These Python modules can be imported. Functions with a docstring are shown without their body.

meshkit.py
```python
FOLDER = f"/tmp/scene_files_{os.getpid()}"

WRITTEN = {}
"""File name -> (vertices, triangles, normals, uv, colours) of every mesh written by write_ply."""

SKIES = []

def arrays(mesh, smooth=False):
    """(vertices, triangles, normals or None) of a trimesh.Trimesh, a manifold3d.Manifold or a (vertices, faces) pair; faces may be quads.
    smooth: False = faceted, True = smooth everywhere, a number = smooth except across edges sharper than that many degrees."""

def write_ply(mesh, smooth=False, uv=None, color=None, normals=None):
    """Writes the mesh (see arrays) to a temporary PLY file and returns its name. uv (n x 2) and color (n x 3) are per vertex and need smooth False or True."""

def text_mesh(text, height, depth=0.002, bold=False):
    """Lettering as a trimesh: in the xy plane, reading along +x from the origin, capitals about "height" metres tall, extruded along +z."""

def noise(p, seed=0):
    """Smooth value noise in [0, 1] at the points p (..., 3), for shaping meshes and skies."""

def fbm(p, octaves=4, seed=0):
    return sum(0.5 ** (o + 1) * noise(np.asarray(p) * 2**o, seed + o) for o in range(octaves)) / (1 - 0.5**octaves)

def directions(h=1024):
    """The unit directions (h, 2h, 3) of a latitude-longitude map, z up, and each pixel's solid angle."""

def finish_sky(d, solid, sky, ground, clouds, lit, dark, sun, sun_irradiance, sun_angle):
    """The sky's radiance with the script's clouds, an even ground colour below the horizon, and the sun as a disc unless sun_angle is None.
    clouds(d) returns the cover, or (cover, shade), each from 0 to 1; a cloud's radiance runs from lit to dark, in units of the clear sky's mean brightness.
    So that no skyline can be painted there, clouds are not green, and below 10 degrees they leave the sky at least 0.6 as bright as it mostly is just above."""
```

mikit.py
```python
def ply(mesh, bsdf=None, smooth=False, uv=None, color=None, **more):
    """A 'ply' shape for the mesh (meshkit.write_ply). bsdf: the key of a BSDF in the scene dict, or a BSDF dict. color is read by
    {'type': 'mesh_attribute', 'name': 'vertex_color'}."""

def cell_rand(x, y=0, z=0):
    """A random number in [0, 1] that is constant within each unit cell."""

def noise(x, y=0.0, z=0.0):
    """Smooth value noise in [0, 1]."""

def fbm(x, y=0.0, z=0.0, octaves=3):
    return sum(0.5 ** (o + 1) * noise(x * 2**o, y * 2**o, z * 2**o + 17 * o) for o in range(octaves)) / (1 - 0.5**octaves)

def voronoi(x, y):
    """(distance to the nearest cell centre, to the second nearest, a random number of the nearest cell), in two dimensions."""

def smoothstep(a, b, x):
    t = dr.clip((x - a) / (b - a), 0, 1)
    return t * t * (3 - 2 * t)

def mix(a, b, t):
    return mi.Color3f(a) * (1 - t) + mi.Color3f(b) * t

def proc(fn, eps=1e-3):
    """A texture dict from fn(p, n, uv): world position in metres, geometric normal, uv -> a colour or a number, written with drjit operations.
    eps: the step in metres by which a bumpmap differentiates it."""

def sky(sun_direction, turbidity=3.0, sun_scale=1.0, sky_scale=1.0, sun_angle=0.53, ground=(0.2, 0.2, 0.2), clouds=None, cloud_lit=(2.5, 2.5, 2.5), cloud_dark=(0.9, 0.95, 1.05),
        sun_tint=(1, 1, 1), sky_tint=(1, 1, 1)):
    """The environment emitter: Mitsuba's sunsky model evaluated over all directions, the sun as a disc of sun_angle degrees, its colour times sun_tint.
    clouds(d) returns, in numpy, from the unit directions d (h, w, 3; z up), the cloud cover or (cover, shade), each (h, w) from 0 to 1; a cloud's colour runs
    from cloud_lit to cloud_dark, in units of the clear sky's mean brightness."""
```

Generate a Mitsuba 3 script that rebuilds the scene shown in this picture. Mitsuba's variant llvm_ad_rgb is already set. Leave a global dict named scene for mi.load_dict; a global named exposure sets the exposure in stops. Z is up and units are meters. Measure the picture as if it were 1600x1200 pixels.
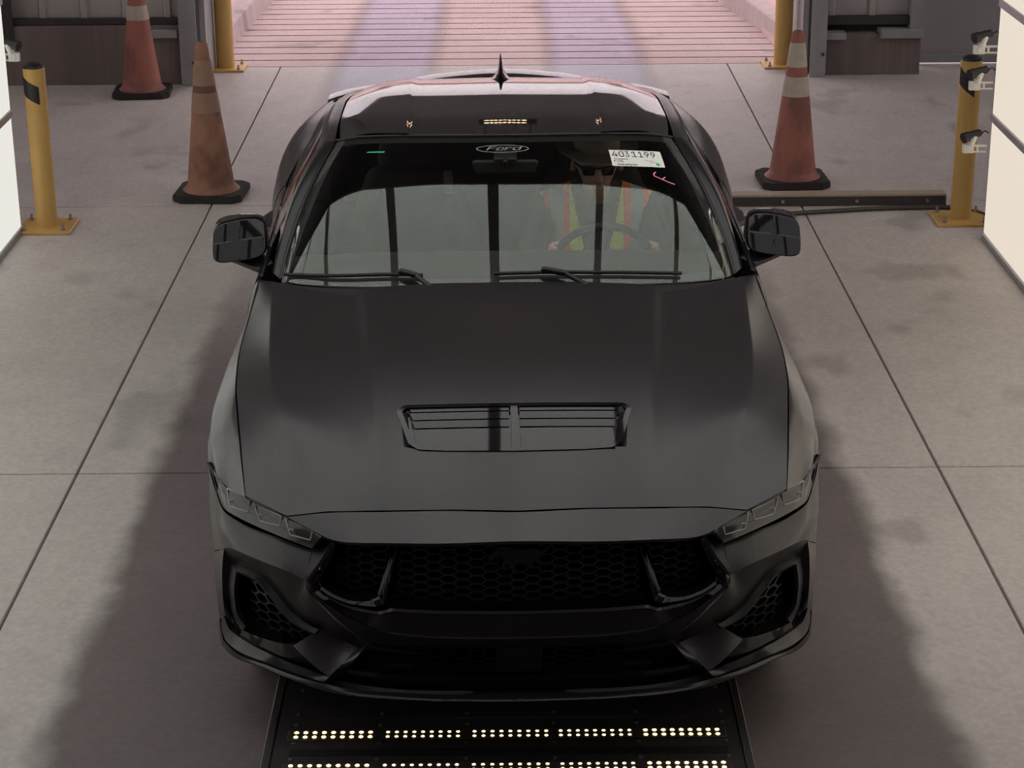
import math, random
import numpy as np, trimesh, manifold3d, shapely
from shapely.geometry import Polygon, box as sbox
from shapely.ops import unary_union
from scipy.interpolate import PchipInterpolator, RegularGridInterpolator
import mitsuba as mi, drjit as dr
import mikit, meshkit
from mikit import proc, ply, noise, fbm, smoothstep, mix

T = mi.ScalarTransform4f
random.seed(7)
rng = np.random.default_rng(7)
scene, labels = {}, {}

# ------------------------------------------------------------------ camera, sky, large lights, exposure
exposure = 0.0
CAM = [0.05, -5.0, 3.09]
FWD = [0.0030284, 0.9382284, -0.3460033]
UP = [0.0078885, 0.3459717, 0.9382118]
scene['camera'] = {'type': 'perspective', 'fov': 28.072, 'fov_axis': 'x', 'near_clip': 0.05, 'far_clip': 500.0,
                   'to_world': T().look_at(origin=CAM, target=[c + f for c, f in zip(CAM, FWD)], up=UP)}
scene['sky'] = mikit.sky([0.35, 0.55, 0.75], turbidity=4.0, sun_scale=0.0, sky_scale=10.0, ground=(0.3, 0.25, 0.25),
                         clouds=lambda d: 0.85 + 0.15 * meshkit.fbm(d * 3.0, 3), cloud_lit=(1.28, 1.06, 1.06), cloud_dark=(1.0, 0.9, 0.95))
PANEL_WARM = [0.76, 0.67, 0.56]      # radiance of the right light wall
PANEL_COOL = [0.77, 0.76, 0.70]       # radiance of the left light wall
PANEL_TOP = [1.10, 1.09, 1.05]        # radiance of the overhead light panels
WALL_FILL = [2.1, 1.92, 1.96]         # radiance of the unseen fill panels added in the side walls
LED_WARM = [3.4, 2.2, 0.85]
LED_DIM = [2.2, 1.6, 0.85]
PANEL_FRONT = [0.58, 0.57, 0.555]     # radiance of the overhead panels nearer the camera
PANEL_Z = 2.55                        # height of the overhead light panels
PANEL_Y = (0.9, 2.75)


# ------------------------------------------------------------------ helpers
def put(key, mesh, bsdf, smooth=False, label=None, cat=None, group=None, kind=None, **more):
    """adds one entry (a repeat of a name takes a number) and returns its key"""
    k, i = key, 0
    while k in scene:
        i += 1
        k = f'{key}_{i:03d}'
    scene[k] = dict(mesh, **more) if isinstance(mesh, dict) else ply(mesh, bsdf, smooth=smooth, **more)
    tag(k, label, cat, group, kind)
    return k


def tag(k, label=None, cat=None, group=None, kind=None):
    d = {a: b for a, b in (('label', label), ('category', cat), ('group', group), ('kind', kind)) if b}
    if d:
        labels[k] = {**labels.get(k, {}), **d}


USED = set()


def thing(name, label, cat, group=None):
    """a key for a thing that is made of parts only"""
    k, i = name, 0
    while k in USED:
        i += 1
        k = f'{name}_{i:03d}'
    USED.add(k)
    tag(k, label, cat, group)
    return k


def tm(v, f):
    f = np.asarray(f)
    if f.shape[1] == 4:
        f = np.vstack([f[:, [0, 1, 2]], f[:, [0, 2, 3]]])
    return trimesh.Trimesh(np.asarray(v, float), f, process=False)


def cat_(ms):
    return trimesh.util.concatenate([m for m in ms if m is not None])


def bx(x0, x1, y0, y1, z0, z1, bev=0.0):
    """box, chamfered when bev > 0"""
    if bev <= 0:
        m = trimesh.creation.box([x1 - x0, y1 - y0, z1 - z0])
        m.apply_translation([(x0 + x1) / 2, (y0 + y1) / 2, (z0 + z1) / 2])
        return m
    p = []
    for a in (0, 1, 2):
        lo, hi = np.array([x0, y0, z0]), np.array([x1, y1, z1])
        i = [bev] * 3
        i[a] = 0
        l, h = lo + i, hi - i
        p += [(x, y, z) for x in (l[0], h[0]) for y in (l[1], h[1]) for z in (l[2], h[2])]
    return trimesh.convex.convex_hull(np.array(p))


def cyl(p, q, r, n=16, r2=None, caps=True):
    p, q = np.asarray(p, float), np.asarray(q, float)
    r2 = r if r2 is None else r2
    d = (q - p) / np.linalg.norm(q - p)
    a = np.cross(d, [0, 0, 1.0] if abs(d[2]) < .9 else [1.0, 0, 0])
    a /= np.linalg.norm(a)
    b = np.cross(d, a)
    t = np.arange(n) / n * 2 * np.pi
    ring = np.cos(t)[:, None] * a + np.sin(t)[:, None] * b
    v = np.vstack([p + ring * r, q + ring * r2, [p], [q]])
    f = []
    for i in range(n):
        j = (i + 1) % n
        f += [[i, j, n + j], [i, n + j, n + i]]
        if caps:
            f += [[2 * n, j, i], [2 * n + 1, n + i, n + j]]
    return tm(v, f)


def tube(pts, r, n=8, closed=False, step=None):
    """tube along a polyline (r: number or one per point)"""
    p = np.asarray(pts, float)
    if step:
        p = smooth_curve(p, step)
    k = len(p)
    r = np.broadcast_to(np.asarray(r, float), (k,)) if np.ndim(r) == 0 else np.interp(np.linspace(0, 1, k), np.linspace(0, 1, len(r)), r)
    if closed:
        tan = np.roll(p, -1, 0) - np.roll(p, 1, 0)
    else:
        tan = np.gradient(p, axis=0)
    tan /= np.linalg.norm(tan, axis=1, keepdims=True) + 1e-12
    ref = np.array([0, 0, 1.0]) if abs(tan[:, 2]).mean() < .8 else np.array([0, 1.0, 0])
    a = np.cross(tan, ref)
    a /= np.linalg.norm(a, axis=1, keepdims=True) + 1e-12
    b = np.cross(tan, a)
    t = np.arange(n) / n * 2 * np.pi
    v = (p[:, None] + r[:, None, None] * (np.cos(t)[None, :, None] * a[:, None] + np.sin(t)[None, :, None] * b[:, None])).reshape(-1, 3)
    f = []
    for i in range(k if closed else k - 1):
        for j in range(n):
            i2, j2 = (i + 1) % k, (j + 1) % n
            f.append([i * n + j, i2 * n + j, i2 * n + j2, i * n + j2])
    m = tm(v, f)
    if not closed:
        caps = []
        for i, fl in ((0, 1), (k - 1, 0)):
            c = len(v)
            v = np.vstack([v, p[i]])
            for j in range(n):
                j2 = (j + 1) % n
                caps.append([c, i * n + j, i * n + j2] if fl else [c, i * n + j2, i * n + j])
        m = trimesh.Trimesh(v, np.vstack([m.faces, caps]), process=False)
    return m


def smooth_curve(p, step):
    p = np.asarray(p, float)
    s = np.r_[0, np.cumsum(np.linalg.norm(np.diff(p, axis=0), axis=1))]
    t = np.linspace(0, s[-1], max(3, int(s[-1] / step) + 1))
    return np.stack([PchipInterpolator(s, p[:, i])(t) for i in range(p.shape[1])], 1)


def lathe(prof, n=32, center=(0, 0, 0)):
    """revolves (r, z) points about z"""
    prof = np.asarray(prof, float)
    t = np.arange(n) / n * 2 * np.pi
    v = np.stack([prof[:, None, 0] * np.cos(t), prof[:, None, 0] * np.sin(t), np.broadcast_to(prof[:, None, 1], (len(prof), n))], -1).reshape(-1, 3) + center
    f = []
    for i in range(len(prof) - 1):
        for j in range(n):
            j2 = (j + 1) % n
            f.append([i * n + j, i * n + j2, (i + 1) * n + j2, (i + 1) * n + j])
    return tm(v, f)


def extr(poly, h, z0=0.0):
    ps = getattr(poly, 'geoms', [poly])
    m = cat_([trimesh.creation.extrude_polygon(p, h, engine='earcut') for p in ps])
    m.apply_translation([0, 0, z0])
    return m


def hull(points, r=None, sub=8):
    if r is None:
        return trimesh.convex.convex_hull(np.asarray(points, float))
    rs = np.broadcast_to(np.asarray(r, float), (len(points),))
    sp = trimesh.creation.icosphere(2 if sub > 6 else 1).vertices
    return trimesh.convex.convex_hull(np.vstack([np.asarray(p) + sp * q for p, q in zip(points, rs)]))


def rbox(x0, x1, y0, y1, z0, z1, r):
    return hull([(x, y, z) for x in (x0 + r, x1 - r) for y in (y0 + r, y1 - r) for z in (z0 + r, z1 - r)], r)


def resamp(polys, n):
    """resamples polylines (same number of points each) with one common parameter"""
    P = np.array(polys, float)
    d = np.linalg.norm(np.diff(P, axis=1), axis=2).mean(0)
    s = np.r_[0, np.cumsum(d)]
    t = np.linspace(0, s[-1], n)
    t[np.argmin(abs(t[:, None] - s[None, 1:-1]), axis=0)] = s[1:-1]      # keep the corners
    return np.stack([PchipInterpolator(s, P[:, :, i], axis=1)(t) for i in range(3)], -1)


def loft(polys, n=40, m=8, crease=False):
    """a grid of points through polylines (each k x 3); m steps between neighbours"""
    R = resamp(polys, n)
    k = len(R)
    if k == 2:
        w = np.linspace(0, 1, m + 1)
        return R[0][None] * (1 - w[:, None, None]) + R[1][None] * w[:, None, None]
    if crease:
        u = np.arange(k)
        w = np.linspace(0, k - 1, (k - 1) * m + 1)
        i = np.minimum(w.astype(int), k - 2)
        f = (w - i)[:, None, None]
        return R[i] * (1 - f) + R[i + 1] * f
    d = np.linalg.norm(np.diff(R, axis=0), axis=2).mean(1)
    u = np.r_[0, np.cumsum(d)]
    w = np.concatenate([np.linspace(u[i], u[i + 1], m, endpoint=False) for i in range(k - 1)] + [[u[-1]]])
    return PchipInterpolator(u, R, axis=0)(w)


def grid(G, thick=0.0, flip=False, edges='0123', d=None):
    """triangulates an (a, b, 3) grid; thick > 0 adds a skirt along its border (edges: 0 first row, 1 last row, 2 first column, 3 last column)"""
    a, b = G.shape[:2]
    idx = np.arange(a * b).reshape(a, b)
    q = np.stack([idx[:-1, :-1], idx[:-1, 1:], idx[1:, 1:], idx[1:, :-1]], -1).reshape(-1, 4)
    v = G.reshape(-1, 3)
    m = tm(v, q)
    if d is not None:
        flip = float((m.face_normals * m.area_faces[:, None]).sum(0) @ np.asarray(d, float)) < 0
    if flip:
        q = q[:, ::-1]
        m = tm(v, q)
    if thick > 0:
        nrm = np.array(trimesh.Trimesh(v, m.faces, process=False).vertex_normals)
        parts = [m]
        for e, row in (('0', idx[0]), ('1', idx[-1][::-1]), ('2', idx[:, 0][::-1]), ('3', idx[:, -1])):
            if e in edges:
                top, bot = v[row], v[row] - nrm[row] * thick
                k = len(row)
                vv = np.vstack([top, bot])
                i = np.arange(k - 1)
                f = np.stack([i + 1, i, i + k, i + k + 1], 1)
                parts.append(tm(vv, f[:, ::-1] if flip else f))
        m = cat_(parts)
    return m


def mir(m):
    m = m.copy()
    m.vertices[:, 0] *= -1
    m.faces = m.faces[:, ::-1]
    return m


def sym(half):
    """half polyline from the middle (x = 0) outwards -> the full one"""
    h = np.asarray(half, float)
    l = h[1:][::-1] * [-1, 1, 1]
    return np.vstack([l, h])


# ------------------------------------------------------------------ materials
def rgb(*c):
    return {'type': 'rgb', 'value': [float(x) for x in c]}


def s2l(r, g, b):
    return [((c / 255 + 0.055) / 1.055) ** 2.4 if c > 10 else c / 255 / 12.92 for c in (r, g, b)]


def mat(name, color, rough=0.6, spec=0.5, metal=0.0, bump=None, **kw):
    c = color if isinstance(color, dict) else rgb(*color)
    b = {'type': 'principled', 'base_color': c, 'roughness': rough if isinstance(rough, dict) else float(rough), 'metallic': float(metal), **kw}
    if metal == 0:
        b['specular'] = float(spec)
    if bump:
        b = {'type': 'bumpmap', 'arbitrary': bump[0], 'scale': float(bump[1]), 'nested': b}
    scene[name] = {'type': 'twosided', 'nested': b}


def concrete(base, dirt, tracks=0.0, scale=1.0):
    def fn(p, n, uv):
        a = fbm(p.x * 0.9 * scale, p.y * 0.9 * scale, 3.1, 4)
        b = fbm(p.x * 7 * scale, p.y * 5 * scale, 1.7, 3)
        c = fbm(p.x * 60, p.y * 60, 2.0, 2)
        t = dr.clip((a - 0.5) * 1.3 + (b - 0.5) * 0.7 + 0.5, 0, 1)
        col = mix(base, dirt, t) * (0.90 + 0.2 * c)
        k = smoothstep(0.66, 0.86, fbm(p.x * 3.3 + 9, p.y * 2.2, 5.0, 3))
        col = col * (1 - 0.22 * k)
        if tracks:
            w = 0.05 * (fbm(p.y * 0.6, 4.0, 0.0, 2) - 0.5)
            xl = p.x + 0.84 + w
            xr = p.x - 0.76 + w
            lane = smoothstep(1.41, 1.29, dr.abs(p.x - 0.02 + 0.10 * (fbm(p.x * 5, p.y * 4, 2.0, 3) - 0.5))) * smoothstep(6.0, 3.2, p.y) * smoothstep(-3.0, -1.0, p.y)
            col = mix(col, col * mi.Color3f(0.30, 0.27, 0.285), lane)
            band = dr.maximum(smoothstep(0.40, 0.28, dr.abs(xl)), smoothstep(0.40, 0.28, dr.abs(xr)))
            edge = dr.maximum(smoothstep(0.12, 0.0, dr.abs(dr.abs(xl) - 0.36)), smoothstep(0.12, 0.0, dr.abs(dr.abs(xr) - 0.36)))
            f = smoothstep(4.0, 9.5, p.y) * tracks
            col = mix(col, col * mi.Color3f(0.86, 0.93, 1.14), band * f)
            col = col * (1 - 0.22 * edge * f)
        return col
    return proc(fn)


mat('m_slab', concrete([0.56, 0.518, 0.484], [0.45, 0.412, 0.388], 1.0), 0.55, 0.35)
mat('m_joint', [0.05, 0.045, 0.045], 0.9)
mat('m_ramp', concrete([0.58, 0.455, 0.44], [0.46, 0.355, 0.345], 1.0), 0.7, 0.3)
mat('m_out', concrete([0.66, 0.49, 0.46], [0.55, 0.40, 0.38]), 0.8, 0.2)
mat('m_curb', concrete([0.56, 0.47, 0.46], [0.40, 0.33, 0.33], 0, 2.0), 0.8, 0.2)
mat('m_kick', concrete([0.23, 0.19, 0.175], [0.13, 0.105, 0.10], 0, 1.6), 0.9, 0.2)
mat('m_siding', proc(lambda p, n, uv: mi.Color3f(0.46, 0.43, 0.41) * (0.85 + 0.3 * fbm(p.x * 2, p.z * 1.2, p.y, 3))), 0.6)
mat('m_steel', proc(lambda p, n, uv: mi.Color3f(0.31, 0.305, 0.31) * (0.8 + 0.4 * fbm(p.x * 9, p.z * 3, p.y * 9, 3))), 0.55)
mat('m_girt', [0.055, 0.045, 0.045], 0.7)
mat('m_doorgrey', proc(lambda p, n, uv: mi.Color3f(0.36, 0.335, 0.345) * (0.92 + 0.16 * fbm(p.x * 1.5, p.z * 1.5, 0.0, 3))), 0.6)
mat('m_wallside', [0.36, 0.335, 0.34], 0.9)
mat('m_ceiling', [0.045, 0.042, 0.045], 0.9)
mat('m_yellow', proc(lambda p, n, uv: mix([0.60, 0.375, 0.115], [0.50, 0.30, 0.09], fbm(p.x * 14, p.y * 14, p.z * 5, 3))), 0.45, 0.5)
mat('m_black', [0.014, 0.013, 0.014], 0.5)
mat('m_bolt', [0.40, 0.36, 0.33], 0.4, metal=0.8)
mat('m_frame', [0.33, 0.33, 0.325], 0.4, metal=0.6)
mat('m_white', [0.72, 0.70, 0.64], 0.5)
mat('m_diffuser', [0.10, 0.10, 0.10], 0.6)
mat('m_rubber', proc(lambda p, n, uv: mi.Color3f(0.028, 0.025, 0.026) * (0.7 + 0.9 * fbm(p.x * 12, p.y * 12, p.z * 12, 3))), 0.75, 0.3)
mat('m_cone', proc(lambda p, n, uv: mix([0.36, 0.13, 0.10], [0.21, 0.088, 0.075], smoothstep(0.38, 0.72, fbm(p.x * 9 + 4, p.y * 9, p.z * 4, 4)))), 0.6, 0.4)
mat('m_cone_old', proc(lambda p, n, uv: mix([0.32, 0.16, 0.105], [0.16, 0.075, 0.06], smoothstep(0.34, 0.70, fbm(p.x * 8, p.y * 8, p.z * 5, 4)))), 0.65, 0.35)
mat('m_band', proc(lambda p, n, uv: mix([0.52, 0.45, 0.36], [0.40, 0.34, 0.28], fbm(p.x * 20, p.y * 20, p.z * 16, 3))), 0.5)
mat('m_band_old', proc(lambda p, n, uv: mix([0.33, 0.19, 0.135], [0.25, 0.145, 0.10], fbm(p.x * 20, p.y * 20, p.z * 12, 3))), 0.6)
mat('m_tan', [0.36, 0.29, 0.21], 0.6)
mat('m_hose', [0.06, 0.055, 0.055], 0.45)
mat('m_plate', proc(lambda p, n, uv: mi.Color3f(0.045, 0.04, 0.042) * (0.8 + 0.4 * fbm(p.x * 5, p.y * 12, 0.0, 3))), 0.42, 0.5)
mat('m_strip', [0.16, 0.15, 0.14], 0.35, metal=0.7)
mat('m_slot', [0.008, 0.008, 0.009], 0.8)
# the car
mat('c_matte', [0.016, 0.0138, 0.016], 0.27, 0.56)
mat('c_gloss', [0.006, 0.005, 0.006], 0.04, 0.5)
mat('c_satin', [0.008, 0.007, 0.008], 0.25, 0.5)
mat('c_plastic', [0.012, 0.011, 0.012], 0.5, 0.5)
mat('c_dark', [0.004, 0.004, 0.004], 0.9, 0.2)
mat('c_lens', [0.035, 0.033, 0.032], 0.12, 0.6)
mat('c_drl', [0.34, 0.34, 0.33], 0.3, 0.5)
mat('c_rim', [0.03, 0.03, 0.032], 0.3, metal=0.8)
mat('c_tyre', [0.016, 0.015, 0.016], 0.85, 0.2)
mat('c_chrome', [0.75, 0.75, 0.75], 0.12, metal=1.0)
mat('c_mirror', [0.8, 0.8, 0.8], 0.03, metal=1.0)
mat('c_fabric', [0.034, 0.030, 0.033], 0.9, 0.2)
mat('c_dash', [0.024, 0.022, 0.023], 0.7, 0.3)
mat('c_seatgrey', [0.16, 0.15, 0.15], 0.7)
mat('c_print', [0.30, 0.30, 0.30], 0.6)
scene['c_glass'] = {'type': 'thindielectric', 'int_ior': 1.55, 'specular_transmittance': rgb(0.92, 0.95, 0.92), 'specular_reflectance': rgb(0.93, 1.0, 0.92)}
scene['c_darkglass'] = {'type': 'thindielectric', 'int_ior': 1.52, 'specular_transmittance': rgb(0.55, 0.57, 0.56)}
mat('p_skin', [0.46, 0.28, 0.22], 0.55, 0.4)
mat('p_shirt', [0.06, 0.055, 0.06], 0.9)
mat('p_trouser', [0.03, 0.03, 0.04], 0.9)
mat('p_hat', [0.42, 0.35, 0.30], 0.9)
mat('p_glasses', [0.005, 0.005, 0.005], 0.1, 0.6)
mat('p_lime', [0.74, 0.86, 0.05], 0.7)
mat('p_orange', [0.95, 0.20, 0.06], 0.7)
mat('p_silver', [0.42, 0.46, 0.46], 0.5)
mat('s_paper', [0.80, 0.79, 0.74], 0.6)
mat('s_ink', [0.02, 0.02, 0.03], 0.6)
mat('s_green', [0.03, 0.50, 0.25], 0.5)
mat('s_pink', [0.90, 0.30, 0.42], 0.6)


def emit(c):
    return {'type': 'area', 'radiance': rgb(*c)}



# ------------------------------------------------------------------ the setting
slab_x = [-6.9, -1.63, 1.74, 6.9]
slab_y = [-8.9, -5.6, -1.6, 2.405, 6.365, 10.335]
put('floor', bx(-7, 7, -9, 10.33, -0.22, -0.03), 'm_joint', kind='structure', label='grey concrete floor of large slabs with straight joints')
for i in range(3):
    for j in range(5):
        g = 0.005
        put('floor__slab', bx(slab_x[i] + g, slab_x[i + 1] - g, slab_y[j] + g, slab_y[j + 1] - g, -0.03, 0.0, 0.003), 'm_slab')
# ramp beyond the door: grooved strips going down
put('ramp', tm([(-2.35, 10.33, -0.06), (2.6, 10.33, -0.06), (2.6, 22, -0.53), (-2.35, 22, -0.53)], [[0, 1, 2, 3]]), 'm_joint', kind='structure', label='grooved concrete ramp leading down from the doorway')
y, k = 10.337, 0
while y < 21.6:
    w = 0.325
    sl = 0.04
    y2 = y + w - 0.022
    z1, z2 = -sl * (y - 10.33), -sl * (y2 - 10.33)
    v = [(-2.3, y, z1 - .05), (2.5, y, z1 - .05), (2.5, y2, z2 - .05), (-2.3, y2, z2 - .05)]
    v += [(-2.3, y + .008, z1), (2.5, y + .008, z1), (2.5, y2 - .008, z2), (-2.3, y2 - .008, z2)]
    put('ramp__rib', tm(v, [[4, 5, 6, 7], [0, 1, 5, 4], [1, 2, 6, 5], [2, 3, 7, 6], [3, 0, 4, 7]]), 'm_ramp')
    y += w
for side in (-1, 1):
    if side < 0:
        pts = [(-2.13, 10.55), (-2.10, 12.6), (-2.08, 14.0), (-2.06, 22)]
    else:
        pts = [(2.36, 10.55), (2.24, 11.5), (2.03, 13.7), (1.9, 22)]
    v, f = [], []
    for (x, yy) in pts:
        zt, zb = -0.02 * (yy - 10.33) + 0.12, -0.04 * (yy - 10.33) - 0.1
        v += [(x, yy, zb), (x + side * .025, yy, zt - .01), (x + side * .04, yy, zt), (x + side * .17, yy, zt), (x + side * .17, yy, zb)]
    for i in range(len(pts) - 1):
        for j in range(4):
            a = i * 5 + j
            f.append([a, a + 5, a + 6, a + 1])
    f += [[0, 1, 3, 4], [1, 2, 3, 3]]
    put('trim_1' if side < 0 else 'trim_2', tm(v, f), 'm_curb', kind='structure', label=f'concrete kerb along the {"left" if side < 0 else "right"} side of the ramp')
put('ground', cat_([bx(-40, -2.25, 10.75, 60, -0.25, -0.02), bx(2.2, 40, 10.75, 60, -0.25, -0.02), bx(-40, 40, 22, 60, -0.9, -0.5), bx(-40, 40, -40, -9.0, -0.25, -0.03)]), 'm_out', kind='structure', label='pale pinkish concrete yard outside the doorway')


def siding(key, x0, x1, yf, z0, z1, w=0.30):
    x = x0
    while x < x1 - 0.02:
        xe = min(x + w, x1)
        prof = [(x, yf), (x + .012, yf - .022), (x + .05, yf - .022), (x + .062, yf), (xe - .003, yf), (xe - .003, yf + .008), (x, yf + .008)]
        m = extr(Polygon(prof), z1 - z0, z0)
        put(key + '__panel', m, 'm_siding')
        x = xe


# left of the door
YL = 9.72
put('wall_left_back', bx(-7, -2.26, YL, YL + 0.25, -0.03, 0.43), 'm_kick', kind='structure', label='low dark concrete kick wall left of the doorway')
siding('wall_left_back', -6.9, -2.27, YL + .10, 0.47, 5.0)
put('wall_left_back__backing', bx(-7, -2.27, YL + .125, YL + .16, 0.3, 5.2), 'm_girt')
put('wall_left_back__girt', bx(-6.9, -2.27, YL + .02, YL + .09, 0.435, 0.475), 'm_girt')
put('wall_left_back__ledge', bx(-2.56, -2.29, YL - .05, YL + .1, 0.345, 0.40, .004), 'm_steel')
put('wall_left_back__post', cat_([bx(-3.60, -3.47, YL - .02, YL + .0, 0.30, 5.0), bx(-3.545, -3.525, YL + .0, YL + .1, 0.30, 5.0)]), 'm_girt')
# right of the door
YR = 9.88
put('wall_right_back', bx(2.40, 3.10, YR, YR + 0.25, -0.03, 0.30), 'm_kick', kind='structure', label='low stained concrete kick wall right of the doorway')
put('wall_right_back__cap', cat_([bx(2.40, 2.55, YR - .04, YR + .1, 0.265, 0.315, .004), bx(2.80, 3.12, YR - .05, YR + .2, 0.275, 0.335, .004)]), 'm_steel')
siding('wall_right_back', 2.42, 3.02, YR + .12, 0.42, 5.0)
put('wall_right_back__backing', bx(2.40, 3.12, YR + .145, YR + .18, 0.25, 5.2), 'm_girt')
put('wall_right_back__girt', bx(2.40, 3.04, YR + .05, YR + .12, 0.36, 0.42), 'm_girt')
put('wall_right_back__post', bx(3.02, 3.10, YR + .0, YR + .2, 0.31, 5.0), 'm_steel')
put('door_2', cat_([bx(3.12, 7.0, YR + .34, YR + .40, 0.022, 5.0)]), 'm_doorgrey', kind='structure', label='pale grey shutter door at the right with daylight under it')
put('door_2__bottom_bar', bx(3.12, 7.0, YR + .31, YR + .345, 0.024, 0.085, .004), 'm_steel')
# door jambs: steel columns
for nm, x0, x1, yy in (('trim_3', -2.275, -2.15, 9.66), ('trim_4', 2.285, 2.40, 9.80)):
    m = cat_([bx(x0, x1, yy, yy + .012, 0, 4.4), bx(x0, x1, yy + .22, yy + .232, 0, 4.4), bx((x0 + x1) / 2 - .006, (x0 + x1) / 2 + .006, yy + .012, yy + .22, 0, 4.4)])
    put(nm, m, 'm_steel', kind='structure', label=f'grey steel column at the {"left" if x0 < 0 else "right"} side of the doorway')
    put(nm + '__bolt', cyl((x1 - .03 if x0 < 0 else x0 + .09, yy, .17), (x1 - .03 if x0 < 0 else x0 + .09, yy - .012, .17), .012, 8), 'm_girt')
put('trim_5', cat_([bx(-2.15, -2.11, 9.85, 10.4, -.02, 4.4), bx(-2.10, -2.04, 10.45, 10.60, -.1, 0.22)]), 'm_steel', kind='structure', label='steel door guide inside the left column')
put('trim_6', cat_([bx(2.245, 2.285, 9.95, 10.5, -.02, 4.4), bx(2.20, 2.26, 10.55, 10.7, -.1, 0.30)]), 'm_steel', kind='structure', label='steel door guide inside the right column')
put('wall_front_top', bx(-7, 7, 9.75, 10.0, 2.5, 6.2), 'm_siding', kind='structure', label='wall above the doorway')
put('wall_left', bx(-7.2, -7, -9, 10.2, -.2, 6.2), 'm_wallside', kind='structure', label='left side wall of the hall')
put('wall_right', bx(7, 7.2, -9, 10.4, -.2, 6.2), 'm_wallside', kind='structure', label='right side wall of the hall')
put('wall_back', bx(-7, 7, -9.2, -9, -.2, 6.2), 'm_wallside', kind='structure', label='wall behind the camera')
put('ceiling', bx(-7.2, 7.2, -9.2, 10.2, 6.2, 6.4), 'm_ceiling', kind='structure', label='dark ceiling of the hall')

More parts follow.
